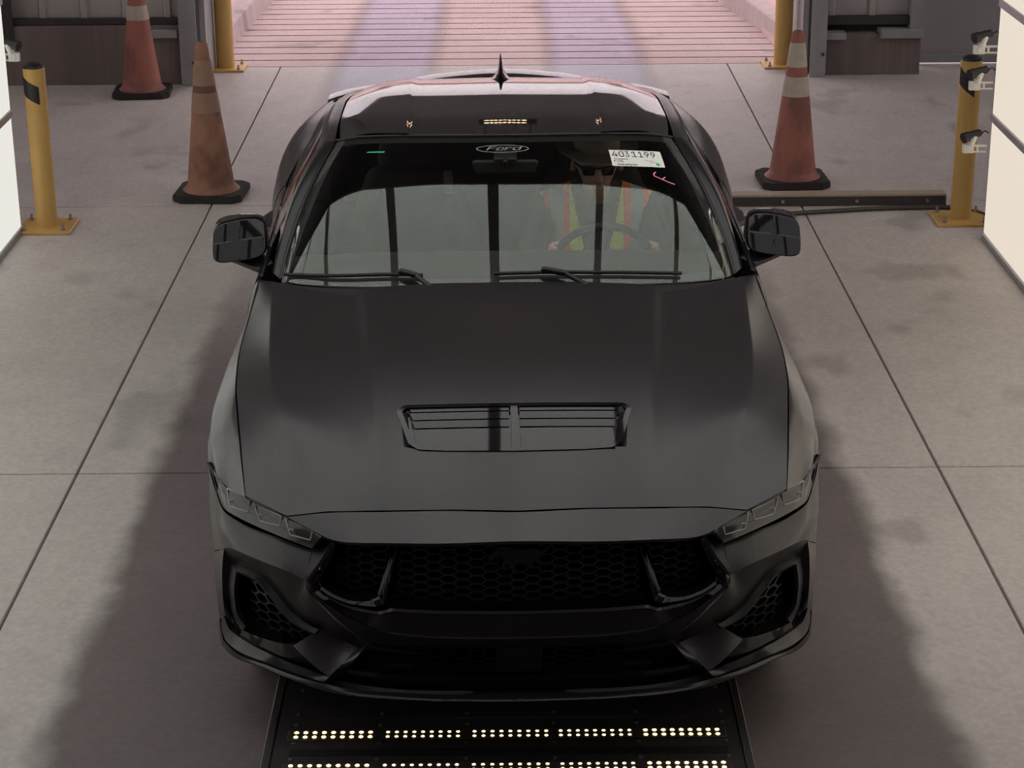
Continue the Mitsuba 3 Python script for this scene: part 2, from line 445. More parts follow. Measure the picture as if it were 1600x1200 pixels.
# ------------------------------------------------------------------ light walls beside the lane
zrows = [(0.035, 0.645), (0.685, 1.245), (1.285, 1.86), (1.90, 2.47)]
for side, x, yend, rad, nm in ((-1, -2.60, 5.85, PANEL_COOL, 'left'), (1, 2.62, 5.58, PANEL_WARM, 'right')):
    t = thing('light_wall', f'tall glowing white light wall at the {nm} edge of the lane in grey frames', 'light panel')
    cols = [(0.0, 1.6), (1.6, 3.6), (3.6, yend)]
    for (y0, y1) in cols:
        for (z0, z1) in zrows:
            xx = x
            v = [(xx, y0 + .015, z0), (xx, y1 - .004, z0), (xx, y1 - .004, z1), (xx, y0 + .015, z1)]
            m = tm(v, [[0, 1, 2, 3]] if side < 0 else [[3, 2, 1, 0]])
            if m.face_normals[0][0] * side > 0:
                m.invert()
            put(t + '__diffuser', m, 'm_diffuser', emitter=emit(rad))
    zb = [0.0, 0.645, 1.245, 1.86, 2.47]
    for z in zb:
        xa, xb = sorted((x - side * .012, x + side * .05))
        put(t + '__rail', bx(xa, xb, 0.0, yend - .002, z, z + (.035 if z == 0 else .04), .003), 'm_frame')
    for y0 in (0.0, 1.6, 3.6):
        xa, xb = sorted((x - side * .010, x + side * .05))
        put(t + '__post', bx(xa, xb, y0 - .015, y0 + .015, 0.035, 2.50, .003), 'm_frame')
    xa, xb = sorted((x + side * .004, x + side * .05))
    put(t + '__back_panel', bx(xa, xb, 0.0, yend, 0.0, 2.5), 'm_frame')

# overhead light panels across the lane (seen as reflections in the car)
t = thing('overhead_light', 'overhead row of light panels with dark bars mirrored in the car windscreen', 'light panel')
xs = [-2.58, -1.70, -1.13, -0.57, 0.0, 0.57, 1.13, 1.70, 2.58]
for (ya, yb, rad) in ((PANEL_Y[0], PANEL_Y[1], PANEL_TOP), (-1.1, PANEL_Y[0] - .04, PANEL_FRONT)):
    for i in range(8):
        a, b = xs[i], xs[i + 1]
        wa = .028 if abs(a) < .01 else .024
        wb = .028 if abs(b) < .01 else .024
        m = tm([(a + wa, ya, PANEL_Z), (b - wb, ya, PANEL_Z), (b - wb, yb, PANEL_Z), (a + wa, yb, PANEL_Z)], [[3, 2, 1, 0]])
        put(t + '__diffuser', m, 'm_diffuser', emitter=emit(rad))
for a in xs:
    w = .028 if abs(a) < .01 else .024
    put(t + '__bar', bx(a - w, a + w, -1.1, PANEL_Y[1], PANEL_Z - .02, PANEL_Z + .03), 'm_frame')
put(t + '__housing', bx(-2.62, 2.62, -1.12, PANEL_Y[1] + .02, PANEL_Z + .01, PANEL_Z + .08), 'm_frame')
for ye in (-1.13, PANEL_Y[0] - .04, PANEL_Y[1]):
    put(t + '__edge', bx(-2.62, 2.62, ye, ye + .03, PANEL_Z - .03, PANEL_Z + .08), 'm_girt')

# ------------------------------------------------------------------ bollards


def bollard(x, y, r, h, label, group, stripe=None, plate=0.30):
    t = thing('bollard', label, 'bollard', group)
    put(t + '__post', lathe([(r, 0.01), (r, h - .01), (r - .004, h)], 32, (x, y, 0)), 'm_yellow', 40)
    put(t + '__cap', lathe([(r - .003, h - .002), (r - .006, h + .012), (r * .6, h + .022), (0, h + .024)], 32, (x, y, 0)), 'm_black', 40)
    p = plate / 2
    put(t + '__base_plate', bx(x - p, x + p, y - p, y + p, 0, .016, .003), 'm_yellow')
    for sx in (-1, 1):
        for sy in (-1, 1):
            q = (x + sx * p * .72, y + sy * p * .72)
            put(t + '__bolt', cat_([cyl((*q, .016), (*q, .028), .014, 6), cyl((*q, .028), (*q, .05), .007, 8)]), 'm_bolt')
    if stripe:
        # black diagonal band on the side that faces the lane
        a0, a1, z0, z1, dz = stripe
        a = np.radians(np.linspace(a0, a1, 15))
        G = np.stack([np.stack([x + (r + .0025) * np.cos(a), y + (r + .0025) * np.sin(a), z + np.linspace(dz, 0, 15)], -1) for z in (z0, z1)], 0)
        put(t + '__stripe', grid(G, .0025), 'm_black', 60)
    return t


bollard(-2.475, 5.93, .058, .895, 'yellow steel bollard with a black mark beside the left light wall', None, (195, 300, .70, .795, .06))
bollard(2.575, 5.95, .058, .895, 'yellow steel bollard with a black mark beside the right light wall and sensors', None, (190, 285, .70, .79, .07))
bollard(-2.035, 10.28, .066, 1.2, 'far yellow bollard standing at the left side of the ramp', None)
bollard(2.145, 10.25, .066, 1.2, 'far yellow bollard standing at the right side of the ramp', None)

# ------------------------------------------------------------------ traffic cones


def cone(x, y, rot, label, body, band, bands, base=0.40, h=0.90, lean=(0, 0), tip=True):
    t = thing('traffic_cone', label, 'traffic cone', 'tall traffic cones')

    def place(m):
        m = m.copy()
        m.apply_transform(trimesh.transformations.rotation_matrix(math.radians(rot), [0, 0, 1]))
        z = m.vertices[:, 2]
        m.vertices[:, 0] += lean[0] * z
        m.vertices[:, 1] += lean[1] * z
        m.apply_translation([x, y, 0])
        return m
    c = .05
    b = base / 2
    outl = Polygon([(-b + c, -b), (b - c, -b), (b, -b + c), (b, b - c), (b - c, b), (-b + c, b), (-b, b - c), (-b, -b + c)])
    bt = cat_([extr(outl.buffer(-.008), .042), extr(outl, .030, .006)])
    put(t + '__base', place(bt), 'm_rubber')
    r0, r1 = .140, .033

    def rad(z):
        return r0 + (r1 - r0) * (z - .04) / (h - .04)
    prof = [(r0 + .028, .040), (r0 + .016, .050), (r0 + .002, .066)] + [(rad(z), z) for z in np.linspace(.08, h - .01, 14)] + [(r1 - .006, h), (r1 - .012, h), (r1 - .014, h - .05)]
    put(t + '__body', place(lathe(prof, 40)), body, 40)
    for (z0, z1) in bands:
        pr = [(rad(z0), z0), (rad(z0) + .0025, z0 + .001), (rad((z0 + z1) / 2) + .0025, (z0 + z1) / 2), (rad(z1) + .0025, z1 - .001), (rad(z1), z1)]
        put(t + '__reflective_band', place(lathe(pr, 40)), band, 40)
    return t


cone(1.757, 6.80, 2, 'orange traffic cone with two pale bands standing right of the car', 'm_cone', 'm_band', [(.525, .64), (.695, .835)])
cone(-1.655, 6.60, -3, 'faded brown-orange traffic cone with worn dull bands left of the car', 'm_cone_old', 'm_band_old', [(.50, .615), (.655, .80)], lean=(-.012, 0))
cone(-2.515, 9.40, 4, 'dusky orange traffic cone in the dim corner by the left wall', 'm_cone', 'm_band', [(.535, .635), (.70, .82)])

# ------------------------------------------------------------------ low rail and hose at the right
t = thing('floor_rail', 'low bolted dark rail lying on the floor by the right cone', 'rail')
put(t + '__channel', bx(1.02, 2.56, 6.26, 6.33, 0, .055, .003), 'm_girt')
put(t + '__top_strip', bx(1.02, 2.56, 6.255, 6.345, .055, .068, .002), 'm_tan')
for xb in (1.22, 1.63, 2.05, 2.45):
    put(t + '__bolt', cyl((xb, 6.26, .03), (xb, 6.248, .03), .011, 6), 'm_bolt')
hp = [(0.95, 5.78, .014), (1.332, 5.949, .014), (1.6, 6.045, .014), (1.887, 6.106, .014), (2.257, 6.163, .014), (2.5, 6.17, .014), (2.577, 6.155, .014), (2.66, 6.09, .014), (2.74, 5.97, .014)]
put('hose', tube(hp, .0125, 8, step=.05), 'm_hose', True, label='black hose lying along the floor rail towards the right light wall', cat='hose')

# ------------------------------------------------------------------ sensors on the ends of the light walls


def sensor(x, y, z, side, label, s=.78):
    t = thing('sensor_camera', label, 'camera', None)
    br = cat_([bx(-.005, .085, -.03, .0, -.055, -.045), bx(-.005, .085, -.03, .0, -.095, -.088), bx(-.075, .0, -.034, .002, -.10, -.04, .004), bx(.02, .03, -.03, 0, -.09, -.05)])
    parts = [('bracket', br, 'm_white'),
             ('dial', cyl((-.03, -.034, -.07), (-.03, -.042, -.07), .022, 20), 'm_white'),
             ('knuckle', hull([(-.02, -.02, -.035), (-.005, -.02, .01)], .024), 'm_white'),
             ('body', hull([(-.045, -.03, .022), (.03, -.005, .035)], .026), 'm_black'),
             ('lens', cyl((-.05, -.045, .02), (-.085, -.06, .012), .034, 20, .036), 'm_black'),
             ('cable', tube([(.05, 0, .03), (.075, 0, .05), (.10, .01, .03)], .006, 6), 'm_hose')]
    for nm, m, b in parts:
        m = m.copy()
        m.vertices *= s
        if side < 0:
            m = mir(m)
        m.apply_translation([x, y, z])
        put(t + '__' + nm, m, b, 35)


sensor(2.555, 5.60, 1.075, 1, 'white bracketed sensor on the right light wall, topmost of three')
sensor(2.545, 5.60, .885, 1, 'white bracketed sensor on the right light wall, middle of three')
sensor(2.535, 5.60, .548, 1, 'white bracketed sensor on the right light wall, lowest of three')
sensor(-2.585, 5.87, 1.02, -1, 'white bracketed sensor on the left light wall')

# ------------------------------------------------------------------ underbody scanner in the floor
t = thing('floor_scanner', 'dark metal floor plate with rows of small warm lamps in front of the car', 'scanner')
X0, X1 = -.640, .732
put(t + '__plate', bx(X0, X1, -.45, .44, 0.0, .012, .002), 'm_plate')
put(t + '__plate', bx(X0, X1, .443, 1.3, 0.0, .012, .002), 'm_plate')
put(t + '__side_rail', bx(X0 - .028, X0 - .004, -.45, 1.3, 0, .018, .003), 'm_strip')
put(t + '__side_rail', bx(X1 + .004, X1 + .028, -.45, 1.3, 0, .018, .003), 'm_strip')
put(t + '__slot', bx(X0 + .05, X1 - .04, .225, .262, .0122, .0135), 'm_slot')
seg = [(-.592, -.348), (-.320, -.088), (-.063, .174), (.193, .421), (.445, .682)]
for yb in (.344, .155):
    b = put(t + '__light_bar', bx(-.605, .695, yb - .028, yb + .028, .012, .0145, .001), 'm_strip')
    for i, (a, c) in enumerate(seg):
        dots = []
        for k in range(9):
            xx = a + .012 + (c - a - .024) * k / 8
            for dy in (-.013, .013):
                r = .0075 if i in (0, 4) else .0062
                d = trimesh.creation.icosphere(1, r)
                d.vertices = d.vertices * [1, 1, .45] + [xx, yb + dy, .0145]
                dots.append(d)
        put(b + '_lamps' if False else t + '__lamp_row', cat_(dots), 'm_white', True, kind='stuff', emitter=emit(LED_WARM if i in (0, 4) else LED_DIM))
for yy in (.405, .44 + .03, .295, .205, .62):
    for xx in (-.585, -.332, -.075, .185, .433, .69):
        put(t + '__screw', cyl((xx, yy, .012), (xx, yy, .0155), .006, 8), 'm_bolt')

# far overhead lamp bars, mirrored in the black roof
for (xa, xb, yy, zz, lab) in ((-.09, .24, 6.5, 2.92, 'double row of warm lamps hung high above the lane'),):
    t = thing('lamp_bar', lab, 'lamp')
    put(t + '__housing', bx(xa - .03, xb + .03, yy - .03, yy + .03, zz - .12, zz + .12), 'm_girt')
    for xx in (xa, xb):
        put(t + '__cable', cyl((xx, yy, zz + .12), (xx, yy, 6.2), .006, 6), 'm_hose')
    dots = []
    for zo in (-.06, .06):
        n = int((xb - xa) / .035)
        for k in range(n):
            dots.append(bx(xa + k * .035, xa + k * .035 + .022, yy - .036, yy - .03, zz + zo - .012, zz + zo + .012))
    put(t + '__lamp_row', cat_(dots), 'm_white', kind='stuff', emitter=emit([16, 11, 6.5]))

# unseen ceiling lamps added to brighten the front of the car
for (lx, ly) in ((-4.6, -4.0), (4.6, -4.0)):
    t = thing('fill_lamp', f'added unseen fill lamp under the hall ceiling on the {"left" if lx < 0 else "right"}, behind the viewer', 'lamp', 'added fill lamps under the ceiling')
    put(t + '__housing', bx(lx - .22, lx + .22, ly - 1.25, ly + 1.25, 5.72, 5.80, .01), 'm_frame')
    m = tm([(lx - .19, ly - 1.2, 5.715), (lx + .19, ly - 1.2, 5.715), (lx + .19, ly + 1.2, 5.715), (lx - .19, ly + 1.2, 5.715)], [[3, 2, 1, 0]])
    L_ = 8.0
    put(t + '__diffuser', m, 'm_diffuser', emitter=emit([L_, L_ * .92, L_ * .92]))
    for dy in (-1, 1):
        put(t + '__rod', cyl((lx, ly + dy, 5.79), (lx, ly + dy, 6.2), .012, 8), 'm_frame')

# unseen glowing panels added high in the side walls to brighten the rear
for n_, xw, sd in ((1, -6.99, 1), (2, 6.99, -1)):
    k = f'fill_panel_{n_}'
    put(k, cat_([bx(min(xw, xw + sd * .06), max(xw, xw + sd * .06), 1.4, 9.7, z, z + .06) for z in (3.0, 5.94)]), 'm_frame', kind='structure', label=f'row of added glowing fill panels high in the {"left" if xw < 0 else "right"} wall')
    for i in range(8):
        y0 = 1.45 + i * 1.03
        m = tm([(xw + sd * .02, y0, 3.06), (xw + sd * .02, y0 + .98, 3.06), (xw + sd * .02, y0 + .98, 5.94), (xw + sd * .02, y0, 5.94)], [[0, 1, 2, 3]])
        if m.face_normals[0][0] * sd < 0:
            m.invert()
        put(k + '__fill_pane', m, 'm_diffuser', emitter=emit(WALL_FILL))
        put(k + '__fill_frame', bx(min(xw, xw + sd * .06), max(xw, xw + sd * .06), y0 - .05, y0, 3.0, 6.0), 'm_frame')



# ------------------------------------------------------------------ the car (its own coordinates: x across, y backwards from the nose, z up)
# front end of the car: y = nose(x, z)
_NX = [0, .25, .48, .62, .76, .84, .90, .945, 1.0]
_NZ = [.20, .30, .45, .58, .74]
_NY = [[.122, .140, .200, .278, .400, .495, .61, .85, 1.4],
       [.130, .148, .205, .28, .40, .490, .60, .84, 1.4],
       [.085, .100, .150, .22, .345, .450, .60, .84, 1.4],
       [.095, .110, .155, .225, .36, .465, .61, .84, 1.4],
       [.130, .145, .190, .285, .44, .555, .68, .86, 1.4]]
_NR = np.stack([PchipInterpolator(_NX, r)(np.linspace(0, 1, 201)) for r in _NY])
_NG = PchipInterpolator(_NZ, _NR, axis=0)(np.linspace(.20, .74, 109))
_NI = RegularGridInterpolator((np.linspace(.20, .74, 109), np.linspace(0, 1, 201)), _NG, bounds_error=False, fill_value=None)


def nose(x, z):
    return _NI(np.stack([np.clip(z, .15, .80), np.abs(x)], -1))

CA = math.radians(.72)
CR = np.array([[math.cos(CA), -math.sin(CA), 0], [math.sin(CA), math.cos(CA), 0], [0, 0, 1]])
CT = np.array([.084, 0, 0])
CAR = thing('car', 'matte black two door coupe with gloss black roof parked over the floor scanner', 'car')


def cput(name, m, bsdf, smooth=35, root=None, **kw):
    m = m.copy()
    m.vertices = m.vertices @ CR.T + CT
    return put((root or CAR) + '__' + name, m, bsdf, smooth, **kw)


def both(name, m, bsdf, smooth=35, root=None, **kw):
    """right and left piece, each an entry of its own"""
    return [cput(name, q, bsdf, smooth, root if root is None or isinstance(root, str) else root[i], **kw) for i, q in enumerate((m, mir(m)))]


def facing(m, d):
    """turns the mesh so that its normals mostly look along d"""
    n = (m.face_normals * m.area_faces[:, None]).sum(0)
    if n @ np.asarray(d, float) < 0:
        m.invert()
    return m


def A(*ps):
    return np.array(ps, float)


FRONT, UPW = (0, -1, .3), (0, -.3, 1)


def zc(y):
    return PchipInterpolator([.27, .55, .80, 1.1, 1.4, 1.70], [.769, .838, .885, .930, .966, .995])(y)


# the edge between hood and nose panel
NA = A((0, .262, .7665), (0.1957, 0.2771, 0.7660), (0.3757, 0.2842, 0.7625), (0.5388, 0.2999, 0.7550), (0.6493, 0.3016, 0.7430))
# hood: lines from its front edge to the windscreen
ys = np.array([.27, .45, .65, .90, 1.2, 1.5, 1.69])
x1 = np.interp(ys, [.27, .65, 1.69], [.355, .40, .49])
y1 = ys.copy()
y1[-1] = 1.665
L0 = np.stack([0 * ys, ys, zc(ys)], 1)
L0b = np.stack([x1 * .5, ys, zc(ys) - .001], 1)
L1 = np.stack([x1, y1, zc(y1) - .004 - np.interp(ys, [.27, .5], [.003, 0])], 1)
y2 = ys.copy()
y2[-1] = 1.64
L2 = np.stack([x1 + .042, y2, zc(y2) - np.interp(ys, [.27, .5, .7, 1.0, 1.7], [.006, .008, .011, .017, .022])], 1)
L3 = A((0.5390, 0.3043, 0.7570), (0.6259, 0.5183, 0.8050), (0.7032, 0.7981, 0.8680), (0.7430, 0.9919, 0.8900), (0.7707, 1.2194, 0.9160), (0.7912, 1.4578, 0.9450), (0.8133, 1.7854, 0.9760))
L5 = A((0.7784, 0.4235, 0.7570), (0.8085, 0.6279, 0.8030), (0.8468, 0.8981, 0.8420), (0.8674, 1.0641, 0.8650), (0.8820, 1.3666, 0.8880), (0.8786, 1.6776, 0.9120), (0.8725, 1.9019, 0.9450))
L4 = (L3 + L5) / 2
for L_ in (L0, L0b, L1, L2, L3):
    L_[0, 1:] = np.interp(L_[0, 0], NA[:, 0], NA[:, 1]) + .009, np.interp(L_[0, 0], NA[:, 0], NA[:, 2]) + .001
L4[0] = NA[-1] + [.001, .007, .001]
L4[1] = L3[1] * .45 + L5[1] * .55
LC = np.concatenate([L3[:1] * .5 + L2[:1] * .5, (L2 + L3)[1:] / 2])
LC[1:, 2] -= np.array([0, .002, .004, .006, .008, .006])
HL = [L0, L0b, L1, L2, LC, L3, L4, L5]
HR = resamp(HL, 90)
cols = []
for i in range(len(HR) - 1):
    m_ = (6, 6, 3, 5, 5, 5, 5)[i]
    for j in range(m_):
        cols.append(HR[i] * (1 - j / m_) + HR[i + 1] * (j / m_))
cols.append(HR[-1])
HG = np.array(cols)                                   # (across, along, 3)
# a shallow well for the vent
VENT_OUT = A((0.3170, 0.8274, 0.8620), (0.2964, 0.8601, 0.8660), (0.1613, 0.8582, 0.8670))
VY0, VY1 = .545, .800


def vent_half(y):
    return np.interp(y, [VY0, VY0 + .03, VY1], [.27, .31, .345])


well = (HG[..., 1] > VY0 + .012) & (HG[..., 1] < VY1 - .012) & (np.abs(HG[..., 0]) < vent_half(HG[..., 1]) - .012)
HG[..., 2] -= np.where(well, .022, 0)
HF = np.concatenate([HG[1:][::-1] * [-1, 1, 1], HG])
cput('hood', grid(HF, .012, d=UPW), 'c_matte', 28)

# the gloss vent in the hood: surround, bar, slats, floor


def hz(x, y):
    return zc(y) - .004 * np.minimum(abs(x) / .38, 1) ** 2


def on_hood(poly, dz, step=.03):
    ps = getattr(poly, 'geoms', [poly])
    out = []
    for p in ps:
        v, f = trimesh.creation.triangulate_polygon(p, engine='earcut')
        v = np.c_[v, np.zeros(len(v))]
        v, f = trimesh.remesh.subdivide_to_size(v, f, step)
        m = trimesh.Trimesh(v, f, process=True, merge_norm=True)
        m = skirted(m, .012)
        out.append(m)
    m = cat_(out)
    x, y, dzz = m.vertices.T.copy()
    m.vertices = np.stack([x, y, hz(x, y) + dz + dzz], 1)
    return m


def skirted(m, depth):
    """flat mesh in xy -> with walls down from its border"""
    m.merge_vertices()
    m.fix_normals() if False else None
    if m.face_normals[:, 2].sum() < 0:
        m.invert()
    e = np.sort(m.edges, axis=1)
    u, inv, c = np.unique(e, axis=0, return_inverse=True, return_counts=True)
    b = m.edges[c[inv.ravel()] == 1]
    k = len(m.vertices)
    low = m.vertices - [0, 0, depth]
    f = np.vstack([np.c_[b[:, 0], b[:, 1] + k, b[:, 1]], np.c_[b[:, 0], b[:, 0] + k, b[:, 1] + k]])
    return trimesh.Trimesh(np.vstack([m.vertices, low]), np.vstack([m.faces, f]), process=False)


vo = [(-.345, VY1), (-.355, VY1 - .03), (-.315, VY0 + .045), (-.285, VY0 + .012), (-.20, VY0 + .002), (0, VY0 - .004), (.20, VY0 + .002), (.285, VY0 + .012), (.315, VY0 + .045), (.355, VY1 - .03), (.345, VY1)]
vout = Polygon([(-.335, VY1 + .004)] + vo[1:-1] + [(.335, VY1 + .004)]).buffer(-.022).buffer(.022)
vin = vout.buffer(-.016)
VT = cput('hood_vent', on_hood(vout.difference(vin).union(sbox(-.011, VY0, .011, VY1).intersection(vout)), .003), 'c_gloss', 30)
cput('hood_vent_floor', on_hood(vin.buffer(.004), -.014), 'c_gloss', 30)
for sx in (-1, 1):
    for k in range(4):
        ya = VY1 - .030 - k * .046 - (0.0 if k < 3 else .03)
        yb = ya + (.036 if k < 3 else .006) 
        h = vent_half(ya) - .03
        if k == 3:
            ya, yb = VY0 + .016, VY0 + .124
            h = vent_half((ya + yb) / 2) - .028
        sl = Polygon([(sx * .016, ya), (sx * h, ya), (sx * (h + .012), yb), (sx * .016, yb)]) if sx > 0 else Polygon([(-.016, yb), (-(h + .012), yb), (-h, ya), (-.016, ya)])
        m = on_hood(sl, -.001)
        m.vertices[:, 2] += (m.vertices[:, 1] - (ya + yb) / 2) * (.05 if k < 3 else .0)
        cput('louver', m, 'c_gloss', 30, root=VT)

# nose panel between hood and grille
NB = A((0, float(nose(0, .738)), .738), (0.1947, 0.1373, 0.7306), (0.3716, 0.1578, 0.7248), (0.4973, 0.1893, 0.7170), (0.5489, 0.2207, 0.7230))
G = loft([sym(NA), sym(NB)], 80, 8)
cput('nose_panel', grid(G, .010, d=UPW), 'c_matte', 28)
# gloss lip under the nose panel
NBl = NB + [0, .02, -.016]
cput('nose_lip', grid(loft([sym(NB + [0, .004, -.002]), sym(NBl)], 60, 2), d=FRONT), 'c_gloss', 30)


def strip(name, a, b, mtl, n=40, m=8, thick=.012, d=FRONT, c=False, full=False, smooth=30, root=None, **kw):
    ps = [np.asarray(p, float) for p in ([a, b] if not isinstance(a, list) else a)]
    if full:
        ps = [sym(p) for p in ps]
    mesh = grid(loft(ps, n * (2 if full else 1), m, crease=c), thick, d=d)
    if full:
        return cput(name, mesh, mtl, smooth, root, **kw)
    return both(name, mesh, mtl, smooth, root, **kw)


# bumper: corner under the headlight
T1 = A((0.5801, 0.2496, 0.6649), (0.6709, 0.3230, 0.6663), (0.7947, 0.4577, 0.6534), (0.8603, 0.5463, 0.6559), (0.8924, 0.6259, 0.6857), (0.9297, 0.7738, 0.7115))
T2 = A((0.5879, 0.2156, 0.6316), (0.6741, 0.2843, 0.6403), (0.7826, 0.4023, 0.6317), (0.8532, 0.5000, 0.6210), (0.8961, 0.6022, 0.6047), (0.9286, 0.7399, 0.5906))
T3 = A((0.5942, 0.1871, 0.5998), (0.6665, 0.2433, 0.6097), (0.7577, 0.3409, 0.6011), (0.8298, 0.4395, 0.5847), (0.8713, 0.5231, 0.5446), (0.9139, 0.6581, 0.4742))
strip('front_bumper', [T1, T2, T3], None, 'c_matte', 40, 8)
# facet beside the grille
strip('front_bumper_facet', A((0.5507, 0.2594, 0.7014), (0.5801, 0.2503, 0.6666), (0.5943, 0.1893, 0.6028), (0.5906, 0.1727, 0.5752)), A((0.5123, 0.2434, 0.6905), (0.5388, 0.2152, 0.6527), (0.5682, 0.1783, 0.6096), (0.5867, 0.1686, 0.5751)), 'c_matte', 24, 6)
# dark diagonal below the bright corner, down to the lower edge
D1 = A((0.8606, 0.5001, 0.5551), (0.8298, 0.4395, 0.5847), (0.7577, 0.3409, 0.6011), (0.6665, 0.2433, 0.6097), (0.5942, 0.1871, 0.5998), (0.5869, 0.1703, 0.5723), (0.5383, 0.1589, 0.5177), (0.4767, 0.1438, 0.4647), (0.4202, 0.1380, 0.4308))
D2 = A((0.8448, 0.5174, 0.4990), (0.8289, 0.4965, 0.5065), (0.7562, 0.4135, 0.5159), (0.7001, 0.3522, 0.4852), (0.6517, 0.3051, 0.4464), (0.6129, 0.2705, 0.4326), (0.5702, 0.2500, 0.4139), (0.5110, 0.2255, 0.3950), (0.4558, 0.2056, 0.3801))
strip('front_bumper_recess', D1, D2, 'c_satin', 50, 8)
strip('front_bumper_edge', A((0.9139, 0.6581, 0.4742), (0.9123, 0.6468, 0.3768), (0.9064, 0.6213, 0.3246), (0.9009, 0.6032, 0.2817)), A((0.8606, 0.5001, 0.5551), (0.8742, 0.5228, 0.4571), (0.8778, 0.5372, 0.3870), (0.8744, 0.5403, 0.3173)), 'c_matte', 20, 4)
strip('front_bumper_recess', A((0.8606, 0.5001, 0.5551), (0.8742, 0.5228, 0.4571), (0.8778, 0.5372, 0.3870), (0.8744, 0.5403, 0.3173)), A((0.8448, 0.5174, 0.4990), (0.8595, 0.5370, 0.4079), (0.8601, 0.5485, 0.3493), (0.8461, 0.5185, 0.3001)), 'c_satin', 20, 4)
# light bevel round the side vent
strip('vent_frame', A((0.8448, 0.5174, 0.4990), (0.7562, 0.4135, 0.5159), (0.7001, 0.3522, 0.4852), (0.6324, 0.2871, 0.4347), (0.5686, 0.2320, 0.4230)), A((0.8242, 0.4660, 0.4981), (0.7602, 0.3926, 0.5075), (0.7104, 0.3374, 0.4722), (0.6446, 0.2746, 0.4270), (0.5796, 0.2283, 0.4129)), 'c_plastic', 30, 3)
strip('vent_frame', A((0.8448, 0.5174, 0.4990), (0.8595, 0.5370, 0.4079), (0.8601, 0.5485, 0.3493), (0.8201, 0.4859, 0.2929)), A((0.8242, 0.4660, 0.4981), (0.8356, 0.4786, 0.4150), (0.8360, 0.4933, 0.3657), (0.8065, 0.4756, 0.3128)), 'c_plastic', 20, 3)


def front_map(m, off):
    """mesh modelled in (x, z, depth) -> wrapped over the nose, off = how far in front"""
    x, z, d = m.vertices.T.copy()
    y = nose(x, z)
    e = .004
    gx = (nose(x + e, z) - nose(x - e, z)) / (2 * e)
    n = np.stack([gx, -np.ones_like(gx), 0 * gx], 1)
    n /= np.linalg.norm(n, axis=1, keepdims=True)
    m = m.copy()
    m.vertices = np.stack([x, y, z], 1) + n * (off + d)[:, None]
    m.invert()
    return m


def flat(poly, depth, step=.03):
    out = []
    for p in getattr(poly, 'geoms', [poly]):
        if p.area < 2e-6:
            continue
        v, f = trimesh.creation.triangulate_polygon(p, engine='earcut')
        v = np.c_[v, np.zeros(len(v))]
        if step:
            v, f = trimesh.remesh.subdivide_to_size(v, f, step, max_iter=12)
        out.append(skirted(trimesh.Trimesh(v, f, process=True), depth))
    return cat_(out)


def honeycomb(poly, px, pz, bar, flatfrac=.62):
    """honeycomb lattice clipped to the polygon: px column pitch, pz row pitch"""
    x0, z0, x1, z1 = poly.bounds
    a = px * flatfrac
    s = px - a
    holes = []
    for i in range(int(x0 / px) - 2, int(x1 / px) + 3):
        for j in range(int(z0 / pz) - 2, int(z1 / pz) + 3):
            cx, cz = i * px, j * pz + (i % 2) * pz / 2
            w = px / 2 + s / 2
            holes.append(Polygon([(cx - a / 2, cz - pz / 2), (cx + a / 2, cz - pz / 2), (cx + w, cz), (cx + a / 2, cz + pz / 2), (cx - a / 2, cz + pz / 2), (cx - w, cz)]).buffer(-bar))
    return poly.difference(unary_union(holes))


def xz(*ps):
    return [(p[0], p[2]) for p in ps]


# side vents: pocket and honeycomb
vp = Polygon(xz((0.8240, 0.4663, 0.5021), (0.7577, 0.3890, 0.5133), (0.7061, 0.3318, 0.4749), (0.6446, 0.2746, 0.4270), (0.5777, 0.2270, 0.4135), (0.6257, 0.2762, 0.3562), (0.7083, 0.3600, 0.3223), (0.8052, 0.4620, 0.3112), (0.8420, 0.5008, 0.3409)))
both('vent_pocket', facing(front_map(flat(vp.buffer(.015), .004), -.105), FRONT), 'c_dark', 30)
vmesh = honeycomb(vp.buffer(.003), .036, .036, .0032, .55)
both('vent_mesh', front_map(flat(vmesh, .030, .05), -.058), 'c_plastic', 20)
# light grey facet below the vent and the black wedge beside it
strip('front_bumper_blade', A((0.5737, 0.2690, 0.4042), (0.5119, 0.2382, 0.3905), (0.4565, 0.2145, 0.3754)), A((0.6502, 0.2973, 0.3394), (0.5907, 0.2276, 0.3154), (0.5408, 0.1810, 0.2986)), 'c_matte', 16, 8)
strip('front_bumper_blade', A((0.4565, 0.2145, 0.3754), (0.4202, 0.1380, 0.4308)), A((0.5408, 0.1810, 0.2986), (0.5142, 0.2102, 0.2782)), 'c_satin', 8, 8)
strip('front_bumper_wedge', A((0.8197, 0.4847, 0.2977), (0.7096, 0.3703, 0.3149), (0.6266, 0.2852, 0.3515)), A((0.8337, 0.4911, 0.2606), (0.7110, 0.3611, 0.2673), (0.5880, 0.2678, 0.2732)), 'c_gloss', 20, 4)
